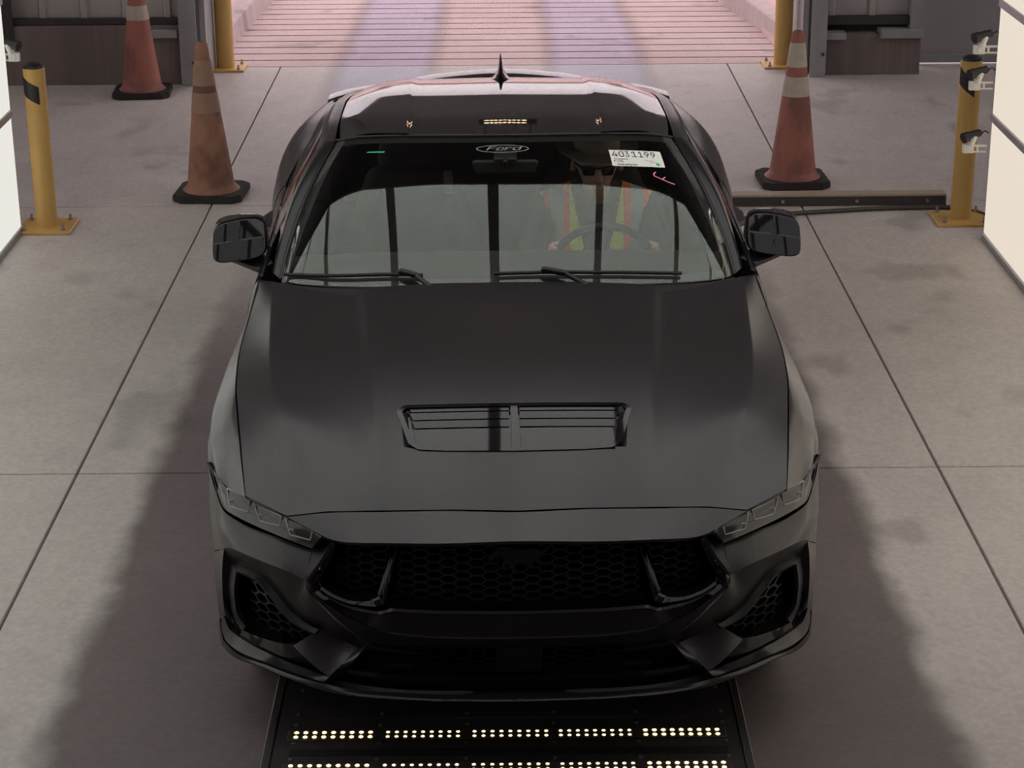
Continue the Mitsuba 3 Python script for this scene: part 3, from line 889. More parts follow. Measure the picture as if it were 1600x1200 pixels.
# lip: winglet tier and splitter
strip('splitter_winglet', A((0.8797, 0.5512, 0.3119), (0.8587, 0.5187, 0.2789), (0.8033, 0.4453, 0.2775), (0.6894, 0.3338, 0.2772), (0.5857, 0.2412, 0.2834), (0.5419, 0.1944, 0.2914)), A((0.8998, 0.5944, 0.2819), (0.8783, 0.5368, 0.2376), (0.8303, 0.4517, 0.2448), (0.7163, 0.3181, 0.2692), (0.6164, 0.2316, 0.2766), (0.5571, 0.1941, 0.2753)), 'c_matte', 40, 4)
strip('splitter_groove', A((0.8811, 0.5565, 0.2275), (0.8337, 0.4768, 0.2317), (0.7199, 0.3493, 0.2527), (0.6198, 0.2672, 0.2595), (0.5483, 0.2232, 0.2676), (0.4956, 0.2003, 0.2710), (0.3847, 0.1659, 0.2695), (0.2025, 0.1337, 0.2759), (0, .16, .252))[::-1], A((0.8873, 0.5681, 0.2086), (0.8386, 0.4785, 0.2159), (0.7222, 0.3473, 0.2412), (0.6219, 0.2642, 0.2487), (0.5505, 0.2198, 0.2530), (0.4957, 0.1929, 0.2544), (0.3846, 0.1566, 0.2602), (0.2025, 0.1244, 0.2668), (0, .15, .236))[::-1], 'c_plastic', 60, 2, full=True)
S1 = A((0.8980, 0.5843, 0.2934), (0.8863, 0.5527, 0.2295), (0.8373, 0.4587, 0.2348), (0.7183, 0.3159, 0.2621), (0.6183, 0.2286, 0.2700), (0.5473, 0.1843, 0.2744), (0.4934, 0.1618, 0.2714), (0.3833, 0.1345, 0.2744), (0.2021, 0.1068, 0.2785), (0, .13, .240))[::-1]
S2 = A((0.9061, 0.6159, 0.2494), (0.8982, 0.5903, 0.1972), (0.8554, 0.4901, 0.2100), (0.7256, 0.3110, 0.2544), (0.6254, 0.2208, 0.2599), (0.5526, 0.1737, 0.2597), (0.4926, 0.1433, 0.2631), (0.3826, 0.1112, 0.2668), (0.2019, 0.0790, 0.2736), (0, .116, .2235))[::-1]
S1[0], S2[0] = (0, S1[1][1] - .006, S1[1][2]), (0, S2[1][1] - .006, S2[1][2] - .0005)
S3 = S2 + [0, .012, -.008]
S4 = S2 * [.97, 1, 1] + [0, .16, -.008]
strip('splitter', [S1, S2, S3, S4], None, 'c_matte', 60, 2, thick=0, full=True, c=True)

# gloss surround under the grille
U1 = A((0.5073, 0.1999, 0.7045), (0.5324, 0.1975, 0.6472), (0.5580, 0.1994, 0.5894), (0.5382, 0.1821, 0.5619), (0.4623, 0.1507, 0.5326), (0.3867, 0.1287, 0.5265), (0.3541, 0.1227, 0.5389), (0.1976, 0.1026, 0.5387), (0, 0, 0))[::-1]
U2 = A((0.5100, 0.1892, 0.7114), (0.5416, 0.1818, 0.6586), (0.5828, 0.1724, 0.5910), (0.5518, 0.1671, 0.5535), (0.4662, 0.1397, 0.5044), (0.3950, 0.1236, 0.4777), (0.3237, 0.1132, 0.4640), (0.1990, 0.0990, 0.4594), (0, 0, 0))[::-1]
U1[0], U2[0] = (0, U1[1][1] - .004, U1[1][2] - .0015), (0, U2[1][1] - .004, U2[1][2] - .0015)
strip('grille_surround', U1, U2, 'c_gloss', 50, 8, full=True)
# thin bright seam
strip('grille_trim', U1 + [0, -.002, .004], U1 + [0, -.008, -.003], 'c_satin', 50, 1, full=True)
Wt = A((0.5829, 0.1722, 0.5871), (0.5519, 0.1670, 0.5496), (0.4662, 0.1378, 0.5014), (0.3949, 0.1208, 0.4751), (0.3235, 0.1078, 0.4648), (0.1989, 0.0936, 0.4602), (0, 0, 0))[::-1]
Wb = A((0.5836, 0.1717, 0.5696), (0.5387, 0.1625, 0.5140), (0.4769, 0.1456, 0.4618), (0.4149, 0.1369, 0.4293), (0.3073, 0.1260, 0.4212), (0.1998, 0.1137, 0.4219), (0, 0, 0))[::-1]
Wt[0], Wb[0] = (0, Wt[1][1] - .004, Wt[1][2] - .0015), (0, Wb[1][1] - .004, Wb[1][2] - .0015)
strip('lower_bumper_bar', Wt, Wb, 'c_satin', 50, 5, full=True)
# lower intake
zt, zb_ = Wb[0][2], S1[0][2]
IT = Wb[:4]
lo = A((0, 0, 0), (0.2018, 0.1406, 0.3190), (0.3107, 0.1561, 0.3145), (0.4855, 0.2064, 0.3086))
lo[0] = (0, lo[1][1] - .003, lo[1][2])
bk_t = IT + [0, .07, 0]
bk_b = lo + [0, .03, 0]
strip('lower_intake', bk_t, bk_b, 'c_dark', 40, 4, full=True, thick=0)
strip('lower_intake', IT, bk_t, 'c_satin', 40, 1, full=True, thick=0, d=(0, 0, -1))
strip('lower_intake_sill', [bk_b, lo, A((0, .140, .250), (0.2026, 0.1409, 0.2741), (0.3117, 0.1556, 0.2718), (0.5037, 0.2124, 0.2687))], None, 'c_gloss', 40, 3, full=True, thick=0, c=True)
ip = Polygon(xz((0.2987, 0.1294, 0.4093), (0.0712, 0.1087, 0.4125), (0.0717, 0.1418, 0.3305), (0.3017, 0.1668, 0.3248)))
both('intake_mesh', front_map(flat(honeycomb(ip, .0405, .0225, .0022), .03, .05), -.03), 'c_satin', 20)
both('intake_mesh_frame', front_map(flat(Polygon(xz((0.4251, 0.1553, 0.4159), (0.2985, 0.1273, 0.4164), (0.3018, 0.1677, 0.3223), (0.4868, 0.2239, 0.3013))), .02), -.03), 'c_gloss', 20)
pm = Polygon(xz((0.0658, 0.1067, 0.4195), (0.0069, 0.1054, 0.4192), (0.0067, 0.1416, 0.3255), (0.0663, 0.1423, 0.3281)))
x0, z0, x1_, z1 = pm.bounds
cput('intake_plate', front_map(flat(sbox(-x1_, z0, x1_, z1), .02), -.022), 'c_plastic', 20)

# grille: backing, honeycomb, gloss L blades, horse emblem
gi = np.array(xz(*[tuple(p) for p in U1]))
gp = Polygon(np.vstack([[(-x, z) for x, z in gi[::-1]], gi]).tolist() + xz((0.4792, 0.1823, 0.7161), (0.3717, 0.1571, 0.7222), (0.1948, 0.1363, 0.7272)) + [(0, .736)] + [(-x, z) for x, z in xz((0.1948, 0.1363, 0.7272), (0.3717, 0.1571, 0.7222), (0.4792, 0.1823, 0.7161))]).buffer(0)
GR = cput('grille', front_map(flat(gp.buffer(.012), .005, .06), -.14), 'c_dark', 30)
mid = Polygon([(-x, z) for x, z in xz((0.3343, 0.1858, 0.7026), (0.3593, 0.1583, 0.5292))] + xz((0.3593, 0.1583, 0.5292), (0.3343, 0.1858, 0.7026))).buffer(0)
x0, z0, x1_, z1 = gp.bounds
midp = gp.intersection(Polygon([(-.335, z1), (.335, z1), (.365, z0), (-.365, z0)]))
cput('grille_mesh', front_map(flat(honeycomb(midp, .0405, .0235, .0022), .03, .05), -.075), 'c_plastic', 20)
sidep = gp.difference(Polygon([(-.36, z1 + .1), (.36, z1 + .1), (.40, z0 - .1), (-.40, z0 - .1)]))
for q in sorted(getattr(sidep, 'geoms', [sidep]), key=lambda q: q.centroid.x):
    if q.area > .001:
        cput('grille_mesh', front_map(flat(honeycomb(q, .0405, .0235, .0022), .03, .05), -.075), 'c_plastic', 20)
BV1 = A((0.3611, 0.2197, 0.6795), (0.3699, 0.1927, 0.6470), (0.3818, 0.1526, 0.6074), (0.3923, 0.1327, 0.5818))
BV2 = A((0.3377, 0.2161, 0.6808), (0.3502, 0.1878, 0.6412), (0.3641, 0.1477, 0.5977), (0.3746, 0.1156, 0.5585))
BH1 = A((0.3923, 0.1327, 0.5818), (0.4116, 0.1543, 0.5657), (0.4577, 0.1793, 0.5580), (0.5084, 0.1956, 0.5667), (0.5427, 0.2072, 0.5815))
BH2 = A((0.3746, 0.1156, 0.5585), (0.3963, 0.1197, 0.5490), (0.4539, 0.1364, 0.5475), (0.5082, 0.1561, 0.5563), (0.5556, 0.1826, 0.5738))
for nm, p, q in (('grille_blade', BV1, BV2), ('grille_blade', BH1, BH2)):
    strip(nm, [p, (p + q) / 2 + [0, -.004, .003], q], None, 'c_gloss', 24, 4, thick=.03)
hs = [(-50, 0), (-47, 5), (-42, 9), (-37, 15), (-30, 19), (-22, 20), (-14, 18), (-6, 15), (4, 14), (14, 15), (22, 17), (30, 15), (36, 12), (42, 15), (47, 19), (50, 18), (46, 12), (40, 8), (34, 6), (32, 0), (36, -4), (44, -6), (47, -9), (44, -10), (36, -8), (30, -6), (24, -2), (20, -6), (26, -12), (22, -16), (17, -12), (13, -6), (4, -5), (-4, -6), (-8, -12), (-2, -18), (-4, -21), (-10, -17), (-14, -10), (-17, -6), (-22, -9), (-20, -16), (-24, -17), (-27, -9), (-24, -2), (-24, 4), (-30, 6), (-36, 4), (-41, 0), (-46, -3)]
hp_ = Polygon([(x * .00178, .668 + z * .0018) for x, z in hs]).buffer(.0006)
cput('emblem', front_map(flat(hp_, .012, .05), -.05), 'c_gloss', 25, root=GR, label='dark running horse emblem')

# headlights
HT = A((0.5471, 0.2183, 0.7201), (0.6543, 0.3151, 0.7371), (0.7606, 0.4360, 0.7333), (0.7840, 0.4669, 0.7343), (0.8484, 0.5574, 0.7247), (0.8752, 0.6153, 0.7333))
HB = A((0.5776, 0.2236, 0.6809), (0.6679, 0.2981, 0.6836), (0.7807, 0.4236, 0.6766), (0.8172, 0.4706, 0.6744), (0.8561, 0.5328, 0.6699), (0.8843, 0.6088, 0.6929))
HM = (HT + HB) / 2 + [0, -.006, .003]
hl = strip('headlight', [HT, HM, HB], None, 'c_lens', 40, 4, thick=.02)
for pts in (A((0.8476, 0.5518, 0.7271), (0.8419, 0.5241, 0.7063), (0.8348, 0.5029, 0.6909), (0.7741, 0.4273, 0.7051), (0.7683, 0.4387, 0.7322), (0.8476, 0.5518, 0.7271)),
            A((0.7536, 0.4211, 0.7336), (0.7446, 0.3942, 0.7133), (0.7343, 0.3751, 0.6996), (0.6734, 0.3125, 0.7108), (0.6676, 0.3218, 0.7363), (0.7536, 0.4211, 0.7336)),
            A((0.6537, 0.3067, 0.7349), (0.6475, 0.2883, 0.7174), (0.6399, 0.2739, 0.7001), (0.5806, 0.2291, 0.7039), (0.5748, 0.2350, 0.7266))):
    dens = np.concatenate([np.linspace(pts[i], pts[i + 1], 5, endpoint=False) for i in range(len(pts) - 1)] + [pts[-1:]])
    both('light_signature', tube(dens, .0024, 6), 'c_drl', True, root=hl)
    c = pts[:4].mean(0)
    both('projector', hull([c + [0, .002, 0], c + [.010, .003, .001]], .0035), 'c_drl', True, root=hl)
strip('headlight_trim', HB + [0, .004, -.001], T1 + [0, .012, .002], 'c_gloss', 40, 3, thick=.0)

# fenders
F0 = L5 + [.005, 0, 0]
F0 = np.vstack([(0.7798, 0.4189, 0.7550), F0[1:], (0.8709, 2.0074, 0.9550)])
F1 = A((0.8461, 0.5556, 0.7275), (.868, .73, .785), (.884, .87, .822), (.900, 1.06, .838), (.905, 1.37, .855), (.895, 1.70, .880), (.890, 1.80, .900), (.889, 1.908, .93))
F2 = A((0.8776, 0.6182, 0.7300), (.916, .78, .735), (.935, .90, .765), (.945, 1.06, .785), (.940, 1.37, .795), (.922, 1.68, .80), (.918, 1.80, .805), (.922, 1.908, .81))
F3 = A((0.9294, 0.7753, 0.7193), (.930, .78, .672), (.945, .90, .735), (.950, 1.06, .730), (.950, 1.30, .50), (.930, 1.55, .45), (.928, 1.75, .45), (.928, 1.908, .45))
F4 = A((0.9294, 0.7753, 0.7193), (.930, .78, .670), (.944, .90, .730), (.949, 1.06, .725), (.935, 1.32, .34), (.905, 1.55, .18), (.905, 1.75, .18), (.902, 1.908, .18))
F0[0] = (0.7798, 0.4189, 0.7550)
both('front_fender', grid(loft([F0, F1, F2, F3, F4], 70, 8), .008, d=(1, -.2, .5)), 'c_matte', 35)
# wheel arch liner and hidden tub
arch = np.array([(.872, .95 - .39 * math.cos(a), .345 + .39 * math.sin(a)) for a in np.linspace(-.1, math.pi + .1, 24)])
for yy in (0, 2.719):
    G = np.stack([arch + [0, yy, 0], arch * [.6, 1, 1] + [0, yy, 0]])
    both('wheel_arch', grid(G, d=(0, 0, -1)), 'c_dark', 35)

# doors, sills, quarter panels
by = [1.915, 2.3, 2.7, 3.05]
B0 = A((.880, 1.915, .958), (.885, 2.3, .968), (.885, 2.7, .975), (.882, 3.05, .985))
B1 = A((.893, 1.915, .925), (.897, 2.3, .935), (.90, 2.7, .94), (.905, 3.05, .955))
B2 = A((.924, 1.915, .81), (.924, 2.3, .812), (.926, 2.7, .815), (.938, 3.05, .83))
B3 = A((.928, 1.915, .45), (.925, 2.3, .45), (.922, 2.7, .45), (.925, 3.05, .45))
B4 = A((.900, 1.915, .18), (.895, 2.3, .18), (.89, 2.7, .18), (.89, 3.05, .18))
door = both('door', grid(loft([B0, B1, B2, B3, B4], 40, 6), .008, d=(1, 0, .2)), 'c_matte', 35)
both('door_handle', hull([(.925, 2.93, .835), (.962, 2.97, .835), (.966, 3.08, .84), (.935, 3.16, .845)], .016), 'c_gloss', True, root=door)
Q0 = A((.882, 3.058, .985), (.862, 3.35, 1.00), (.83, 3.7, 1.015), (.80, 4.1, 1.035), (.775, 4.4, 1.03), (.75, 4.66, 1.01))
Q1 = A((.907, 3.058, .957), (.915, 3.35, .965), (.915, 3.7, .985), (.88, 4.1, 1.005), (.83, 4.4, 1.005), (.785, 4.68, .985))
Q2 = A((.939, 3.058, .83), (.962, 3.35, .855), (.968, 3.7, .885), (.945, 4.1, .905), (.90, 4.4, .90), (.83, 4.74, .90))
Q3 = A((.926, 3.058, .45), (.962, 3.33, .60), (.972, 3.67, .735), (.955, 4.02, .60), (.91, 4.4, .50), (.82, 4.78, .50))
Q4 = A((.891, 3.058, .18), (.945, 3.31, .45), (.968, 3.67, .728), (.945, 4.04, .45), (.87, 4.4, .28), (.76, 4.72, .30))
both('quarter_panel', grid(loft([Q0, Q1, Q2, Q3, Q4], 60, 6), .008, d=(1, 0, .3)), 'c_matte', 35)
rear = [sym(A((0, 4.80, .99), (.4, 4.77, .99), (.75, 4.66, 1.01), (.785, 4.68, .985))), sym(A((0, 4.84, .85), (.4, 4.82, .85), (.76, 4.75, .88), (.83, 4.74, .90))), sym(A((0, 4.88, .5), (.4, 4.86, .5), (.74, 4.80, .5), (.82, 4.78, .50))), sym(A((0, 4.78, .26), (.4, 4.77, .26), (.7, 4.73, .28), (.76, 4.72, .30)))]
cput('rear_bumper', grid(loft(rear, 40, 5), d=(0, 1, 0)), 'c_matte', 35)
cput('underbody', cat_([bx(-.80, .80, .72, 4.7, .20, .22), bx(-.55, .55, .36, .75, .21, .23), bx(-.70, .70, .45, .47, .21, .62), bx(-.80, .80, 1.62, 1.64, .2, .93)]), 'c_dark')

# windscreen
WB = A((0, 1.715, .972), (.28, 1.724, .970), (.55, 1.752, .966), (.72, 1.80, .962), (0.7923, 1.8650, 0.9579))
WM = A((0, 2.035, 1.178), (.26, 2.042, 1.177), (.50, 2.066, 1.172), (.63, 2.092, 1.166), (0.7373, 2.1400, 1.1292))
WT = A((0, 2.41, 1.334), (.22, 2.415, 1.334), (.42, 2.430, 1.331), (.54, 2.447, 1.324), (.628, 2.485, 1.302))
WG = loft([sym(WB), sym(WM), sym(WT)], 80, 16)
WS = cput('windshield', grid(WG, d=UPW), 'c_glass', True)
wn = np.cross(WG[1:-1, 2:] - WG[1:-1, :-2], WG[2:, 1:-1] - WG[:-2, 1:-1])
wn /= np.linalg.norm(wn, axis=2, keepdims=True)
wn *= np.sign(wn[..., 2:])


def on_glass(u, v, off=0.0):
    """a point of the windscreen: u 0..1 from the bottom to the top, v -1..1 across"""
    a, b = u * (WG.shape[0] - 1), (v + 1) / 2 * (WG.shape[1] - 1)
    a, b = np.clip(a, 0, WG.shape[0] - 1.001), np.clip(b, 0, WG.shape[1] - 1.001)
    i, j = a.astype(int), b.astype(int)
    fa, fb = (a - i)[..., None], (b - j)[..., None]
    p = (WG[i, j] * (1 - fa) + WG[i + 1, j] * fa) * (1 - fb) + (WG[i, j + 1] * (1 - fa) + WG[i + 1, j + 1] * fa) * fb
    n = wn[np.clip(i, 1, wn.shape[0]) - 1, np.clip(j, 1, wn.shape[1]) - 1]
    return p + n * (off[..., None] if np.ndim(off) else off)


def glass_quad(u0, u1, v0, v1, off, nu=6, nv=10):
    U, V = np.meshgrid(np.linspace(u0, u1, nu), np.linspace(v0, v1, nv), indexing='ij')
    return grid(on_glass(U, V, off))


fr = [glass_quad(0, 1, -1, -.955, -.006, 20, 3), glass_quad(0, 1, .955, 1, -.006, 20, 3), glass_quad(.955, 1, -1, 1, -.006, 3, 60), glass_quad(0, .05, -1, 1, -.006, 3, 60)]
cput('frit', cat_(fr), 'c_plastic', 30, root=WS)
cput('seal', cat_([tube(WG[:, 0] + [-.004, 0, .001], .006, 6), tube(WG[:, -1] + [.004, 0, .001], .006, 6), tube(WG[-1] + [0, .004, .001], .006, 6)]), 'c_satin', True, root=WS)
# cowl under the windscreen
CW = loft([sym(A((0, 1.60, .935), (.28, 1.61, .935), (.55, 1.62, .93), (.72, 1.70, .93), (.83, 1.80, .93))), sym(WB + [0, -.004, -.006])], 60, 4)
cput('cowl', grid(CW, d=UPW), 'c_plastic', 35)
# wipers
w1 = on_glass(np.array([.03, .045, .055, .05]), np.array([-.96, -.70, -.45, -.36]), .014)
w2 = on_glass(np.array([.055, .06, .055, .035]), np.array([-.06, .15, .40, .72]), .014)
for wl, piv in ((w1, on_glass(np.array(-.0), np.array(-.30), .012)), (w2, on_glass(np.array(0.0), np.array(.36), .012))):
    W = cput('wiper', tube(wl, .0065, 8, step=.05), 'c_plastic', True)
    a = wl[2] if wl is w1 else wl[1]
    cput('arm', hull([a + [0, -.005, .012], (a * .6 + piv * .4) + [0, -.01, .016]], .011), 'c_satin', True, root=W)
    cput('arm', hull([(a * .6 + piv * .4) + [0, -.01, .016], piv + [0, -.06, -.006]], .009), 'c_satin', True, root=W)

# pillars and roof rails
PI = A((0.7972, 1.8700, 0.9587), (0.7423, 2.1450, 1.1278), (.634, 2.488, 1.300), (.632, 2.75, 1.320), (.630, 3.1, 1.313), (.615, 3.4, 1.280), (.60, 3.75, 1.225), (.585, 4.1, 1.155), (.575, 4.38, 1.06))
PO = A((0.8317, 1.9300, 0.9594), (0.7720, 2.2500, 1.1715), (.690, 2.56, 1.272), (.700, 2.78, 1.286), (.692, 3.1, 1.280), (.675, 3.4, 1.248), (.665, 3.75, 1.19), (.66, 4.1, 1.12), (.70, 4.40, 1.05))
PM = (PI + PO) / 2 + [.008, -.004, .012]
PO2 = PO + [.004, .006, -.022]
both('a_pillar', grid(loft([PI[:3], PM[:3], PO[:3], PO2[:3]], 40, 3), .006, d=(1, -.5, .5)), 'c_matte', 50)
both('roof_rail', grid(loft([PI[2:], PM[2:], PO[2:], PO2[2:]], 60, 3), .006, d=(1, -.2, .8)), 'c_matte', 50)
RC = A((0, 2.418, 1.340), (0, 2.7, 1.360), (0, 3.0, 1.358), (0, 3.3, 1.338), (0, 3.6, 1.300), (0, 3.85, 1.255))
RA = RC + [.34, 0, 0] + np.array([(0, .006, -.002), (0, 0, -.003), (0, 0, -.003), (0, 0, -.004), (0, 0, -.005), (0, 0, -.006)])
RB = RA + [.03, 0, .007]
RE = A((.612, 2.492, 1.304), (.625, 2.75, 1.323), (.622, 3.05, 1.318), (.612, 3.33, 1.293), (.60, 3.6, 1.252), (.59, 3.83, 1.21))
RM = (RB + RE) / 2 + [0, 0, .013]
cols = resamp([RC, RA, RB, RM, RE], 50)
w = []
for i, m_ in enumerate((8, 3, 6, 6)):
    for j in range(m_):
        w.append(i + j / m_)
w.append(4)
u = PchipInterpolator([0, 1, 2, 3, 4], cols, axis=0)(w)
RG = np.concatenate([u[1:][::-1] * [-1, 1, 1], u])
cput('roof', grid(RG, .008, d=(0, 0, 1)), 'c_gloss', 40)
cput('headliner', grid(RG[::3, ::3] * [.96, 1, 1] - [0, 0, .03], d=(0, 0, -1)), 'c_fabric', 40)
# rear glass, boot lid, spoiler
RGb = loft([sym(A((0, 3.87, 1.248), (.3, 3.86, 1.244), (.59, 3.84, 1.205))), sym(A((0, 4.43, 1.09), (.3, 4.42, 1.088), (.575, 4.38, 1.06)))], 30, 8)
cput('rear_window', grid(RGb, d=(0, 0, 1)), 'c_darkglass', True)
BL = loft([sym(A((0, 4.43, 1.085), (.4, 4.42, 1.08), (.75, 4.36, 1.035))), sym(A((0, 4.66, 1.065), (.4, 4.65, 1.06), (.75, 4.6, 1.022))), sym(A((0, 4.80, .99), (.4, 4.77, .99), (.75, 4.66, 1.008)))], 40, 5)
cput('boot_lid', grid(BL, d=(0, 0, 1)), 'c_matte', 35)
sx = ((0, 0, 0), (.28, -.01, -.018), (.5, -.03, -.052), (.72, -.07, -.078), (.80, -.11, -.094))
sp = [sym(A(*[(a, y_ + b, z_ + c) for a, b, c in sx])) for y_, z_ in ((4.52, 1.106), (4.60, 1.119), (4.74, 1.112), (4.60, 1.096))]
cput('spoiler', cat_([grid(loft(sp + [sp[0]], 40, 3)), bx(-.5, -.46, 4.56, 4.66, 1.03, 1.06), bx(.46, .5, 4.56, 4.66, 1.03, 1.06)]), 'c_gloss', 40)
# side windows
SW = loft([PO2[1:6] + [.0, 0, .004], A((.872, 2.0, .962), (.872, 2.45, .972), (.872, 2.8, .98), (.868, 3.1, .988), (.855, 3.45, 1.002))], 40, 6)
both('side_window', grid(SW, d=(1, 0, .3)), 'c_darkglass', True)
CPQ = loft([PO2[5:] + [0, 0, .004], A((.855, 3.45, 1.002), (.83, 3.7, 1.015), (.80, 4.1, 1.035), (.775, 4.4, 1.03))], 30, 6)
both('c_pillar', grid(CPQ, d=(1, 0, .3)), 'c_matte', True)
both('mirror_sail', hull([(.866, 1.92, .955), (.87, 2.12, .965), (.85, 2.08, 1.01)], .008), 'c_satin', True)
# fin antenna
secs = []
for zz, hw, ya, yb in ((0, .044, 3.47, 3.70), (.010, .040, 3.475, 3.70), (.022, .025, 3.495, 3.70), (.036, .013, 3.52, 3.695), (.060, .0075, 3.565, 3.69), (.082, .005, 3.60, 3.685), (.092, .002, 3.63, 3.68)):
    aa = np.linspace(0, 2 * math.pi, 25)
    cx, cy = np.cos(aa), np.sin(aa)
    yc, ry = (ya + yb) / 2, (yb - ya) / 2
    secs.append(np.stack([hw * np.sign(cx) * abs(cx) ** .8, yc + ry * cy, 1.312 - .10 * (yc + ry * cy - 3.5) * max(0, 1 - zz / .06) + zz - .012 + 0 * cx], 1))
FN = np.array(secs)
AN = cput('antenna', grid(FN[:3], d=(0, 0, 1)), 'c_gloss', 60)
cput('fin', grid(FN[2:], d=(0, 0, 1)), 'c_gloss', 60, root=AN)

# door mirrors
mc = np.array([.951, 2.05, 1.062])




def superell(c, a, n, sub=4):
    q = trimesh.creation.icosphere(sub)
    v = q.vertices
    k = (np.abs(v) ** n).sum(1) ** (-1 / n)
    q.vertices = v * k[:, None] * a
    return q


mq = superell(mc, np.array([.095, .060, .068]), 4.6, 5)
v = mq.vertices
v[:, 1] = np.maximum(v[:, 1], -.046)
v[:, 1] += np.where(v[:, 1] < 0, -.03 * (v[:, 0] / .095) + .006 * (v[:, 0] / .095) ** 2 + .60 * v[:, 2], .03)
v[:, 2] += np.where(v[:, 2] > 0, -.12 * v[:, 0] * (v[:, 0] > 0), -.06 * v[:, 0])
v[:, 0] += .10 * v[:, 2] * (v[:, 0] < 0)
v += mc
MR = both('side_mirror', mq, 'c_gloss', True)
rim = np.array([mc + [dx, -.030 + (.02 if dx > 0 else 0), dz] for dx, dz in ((-.07, .066), (.06, .066), (.078, .05), (.088, -.01), (.07, -.058), (-.06, -.074))])
both('base', hull([mc + [.06, .0, -.068], mc + [-.05, -.01, -.088], mc + [-.10, -.0, -.10], mc + [-.07, .03, -.085], (.885, 2.06, .958), (.885, 2.0, .955)], .012), 'c_matte', True, root=MR)
both('glass', grid(np.array([[mc + [-.06, .094, -.04], mc + [.06, .094, -.04]], [mc + [-.06, .094, .04], mc + [.06, .094, .04]]]), d=(0, 1, 0)), 'c_mirror', root=MR)

# wheels
for xx, yy in ((.725, .95), (-.725, .95), (.80, 3.669), (-.80, 3.669)):
    s = 1 if xx > 0 else -1
    prof = [(.24, -.125), (.32, -.130), (.338, -.118), (.345, -.09), (.345, .09), (.338, .118), (.32, .130), (.24, .125), (.24, -.125)]
    tyre = lathe(prof, 48)
    rot = trimesh.transformations.rotation_matrix(math.pi / 2, [0, 1, 0])
    tyre.apply_transform(rot)
    tyre.apply_translation([xx, yy, .345])
    Wk = cput('wheel', tyre, 'c_tyre', 40)
    rimm = [lathe([(.243, -.12), (.243, .12), (.225, .115), (.215, -.10), (.243, -.12)], 40)]
    for k in range(10):
        a = k * math.pi / 5
        rimm.append(hull([(.03 * math.cos(a), .03 * math.sin(a), .07), (.225 * math.cos(a + .08), .225 * math.sin(a + .08), .10), (.225 * math.cos(a - .08), .225 * math.sin(a - .08), .10)], .014))
    rimm.append(cyl((0, 0, .05), (0, 0, .105), .06, 20))
    rm = cat_(rimm)
    rm.apply_transform(trimesh.transformations.rotation_matrix(s * math.pi / 2, [0, 1, 0]))
    rm.apply_translation([xx, yy, .345])
    cput('rim', rm, 'c_rim', 35, root=Wk)

# interior: dashboard, seats, steering wheel, mirror
DB = loft([sym(A((0, 1.73, .955), (.4, 1.75, .95), (.75, 1.86, .945))), sym(A((0, 2.05, .975), (.4, 2.05, .975), (.78, 2.08, .955))), sym(A((0, 2.20, .955), (.4, 2.20, .955), (.80, 2.2, .94))), sym(A((0, 2.24, .88), (.4, 2.24, .88), (.80, 2.24, .88))), sym(A((0, 2.20, .50), (.4, 2.20, .50), (.80, 2.2, .5)))], 40, 4)
cput('dashboard', grid(DB, d=UPW), 'c_dash', 45)
cput('cabin_floor', cat_([bx(-.8, .8, 2.0, 4.0, .22, .25), bx(-.70, .70, 3.88, 3.92, .25, 1.02), bx(-.14, .14, 2.2, 3.4, .25, .52, .02)]), 'c_fabric')
for s in (-1, 1):
    x = .37 * s
    S_ = cput('seat', hull([(x - .20, 2.55, .42), (x + .20, 2.55, .42), (x - .20, 3.02, .38), (x + .20, 3.02, .38), (x - .2, 2.55, .34), (x + .2, 2.55, .34)], .06), 'c_fabric', True)
    cput('backrest', hull([(x - .19, 3.06, .45), (x + .19, 3.06, .45), (x - .20, 3.10, .78), (x + .20, 3.10, .78), (x - .13, 3.16, .97), (x + .13, 3.16, .97)], .065), 'c_fabric', True, root=S_)
    cput('bolster', cat_([hull([(x + q * .20, 2.98, .50), (x + q * .22, 3.0, .75), (x + q * .17, 3.08, .93)], .05) for q in (-1, 1)]), 'c_fabric', True, root=S_)
    cput('headrest', hull([(x - .09, 3.17, 1.06), (x + .09, 3.17, 1.06), (x - .075, 3.19, 1.17), (x + .075, 3.19, 1.17)], .05), 'c_fabric', True, root=S_)
cput('rear_seat', cat_([hull([(x, y, z) for x in (-.6, .6) for y, z in ((3.66, .45), (3.9, .98), (3.8, .45), (3.95, .98))], .05)]), 'c_fabric', True)
sc = np.array([.365, 2.36, .865])
sn = np.array([0, .88, .47])
sa, sb = np.array([1.0, 0, 0]), np.cross(sn, [1.0, 0, 0])
ring = np.array([sc + .178 * (math.cos(a) * sa + math.sin(a) * sb) for a in np.linspace(0, 2 * math.pi, 48, endpoint=False)])
SWH = cput('steering_wheel', tube(ring, .0155, 10, closed=True), 'c_dash', True)
cput('hub', hull([sc + .06 * (math.cos(a) * sa + .7 * math.sin(a) * sb) for a in np.linspace(0, 6.28, 12)], .018), 'c_dash', True, root=SWH)
cput('spoke', cat_([hull([sc + q * .05 * sa, sc + q * .172 * sa], .014) for q in (-1, 1)] + [hull([sc - .04 * sb, sc - .172 * sb], .014)]), 'c_seatgrey', True, root=SWH)
cput('column', cyl(sc - sn * .02, sc - sn * .28 - [0, .0, .02], .04, 16), 'c_dash', True, root=SWH)
cput('inside_mirror', cat_([hull([(-.11, 2.36, 1.245), (.11, 2.36, 1.245), (-.10, 2.36, 1.215), (.10, 2.36, 1.215)], .012), cyl((0, 2.35, 1.24), (0, 2.28, 1.27), .012, 10), hull([(-.035, 2.30, 1.272), (.035, 2.30, 1.272), (-.03, 2.38, 1.30), (.03, 2.38, 1.30)], .008)]), 'c_plastic', True)
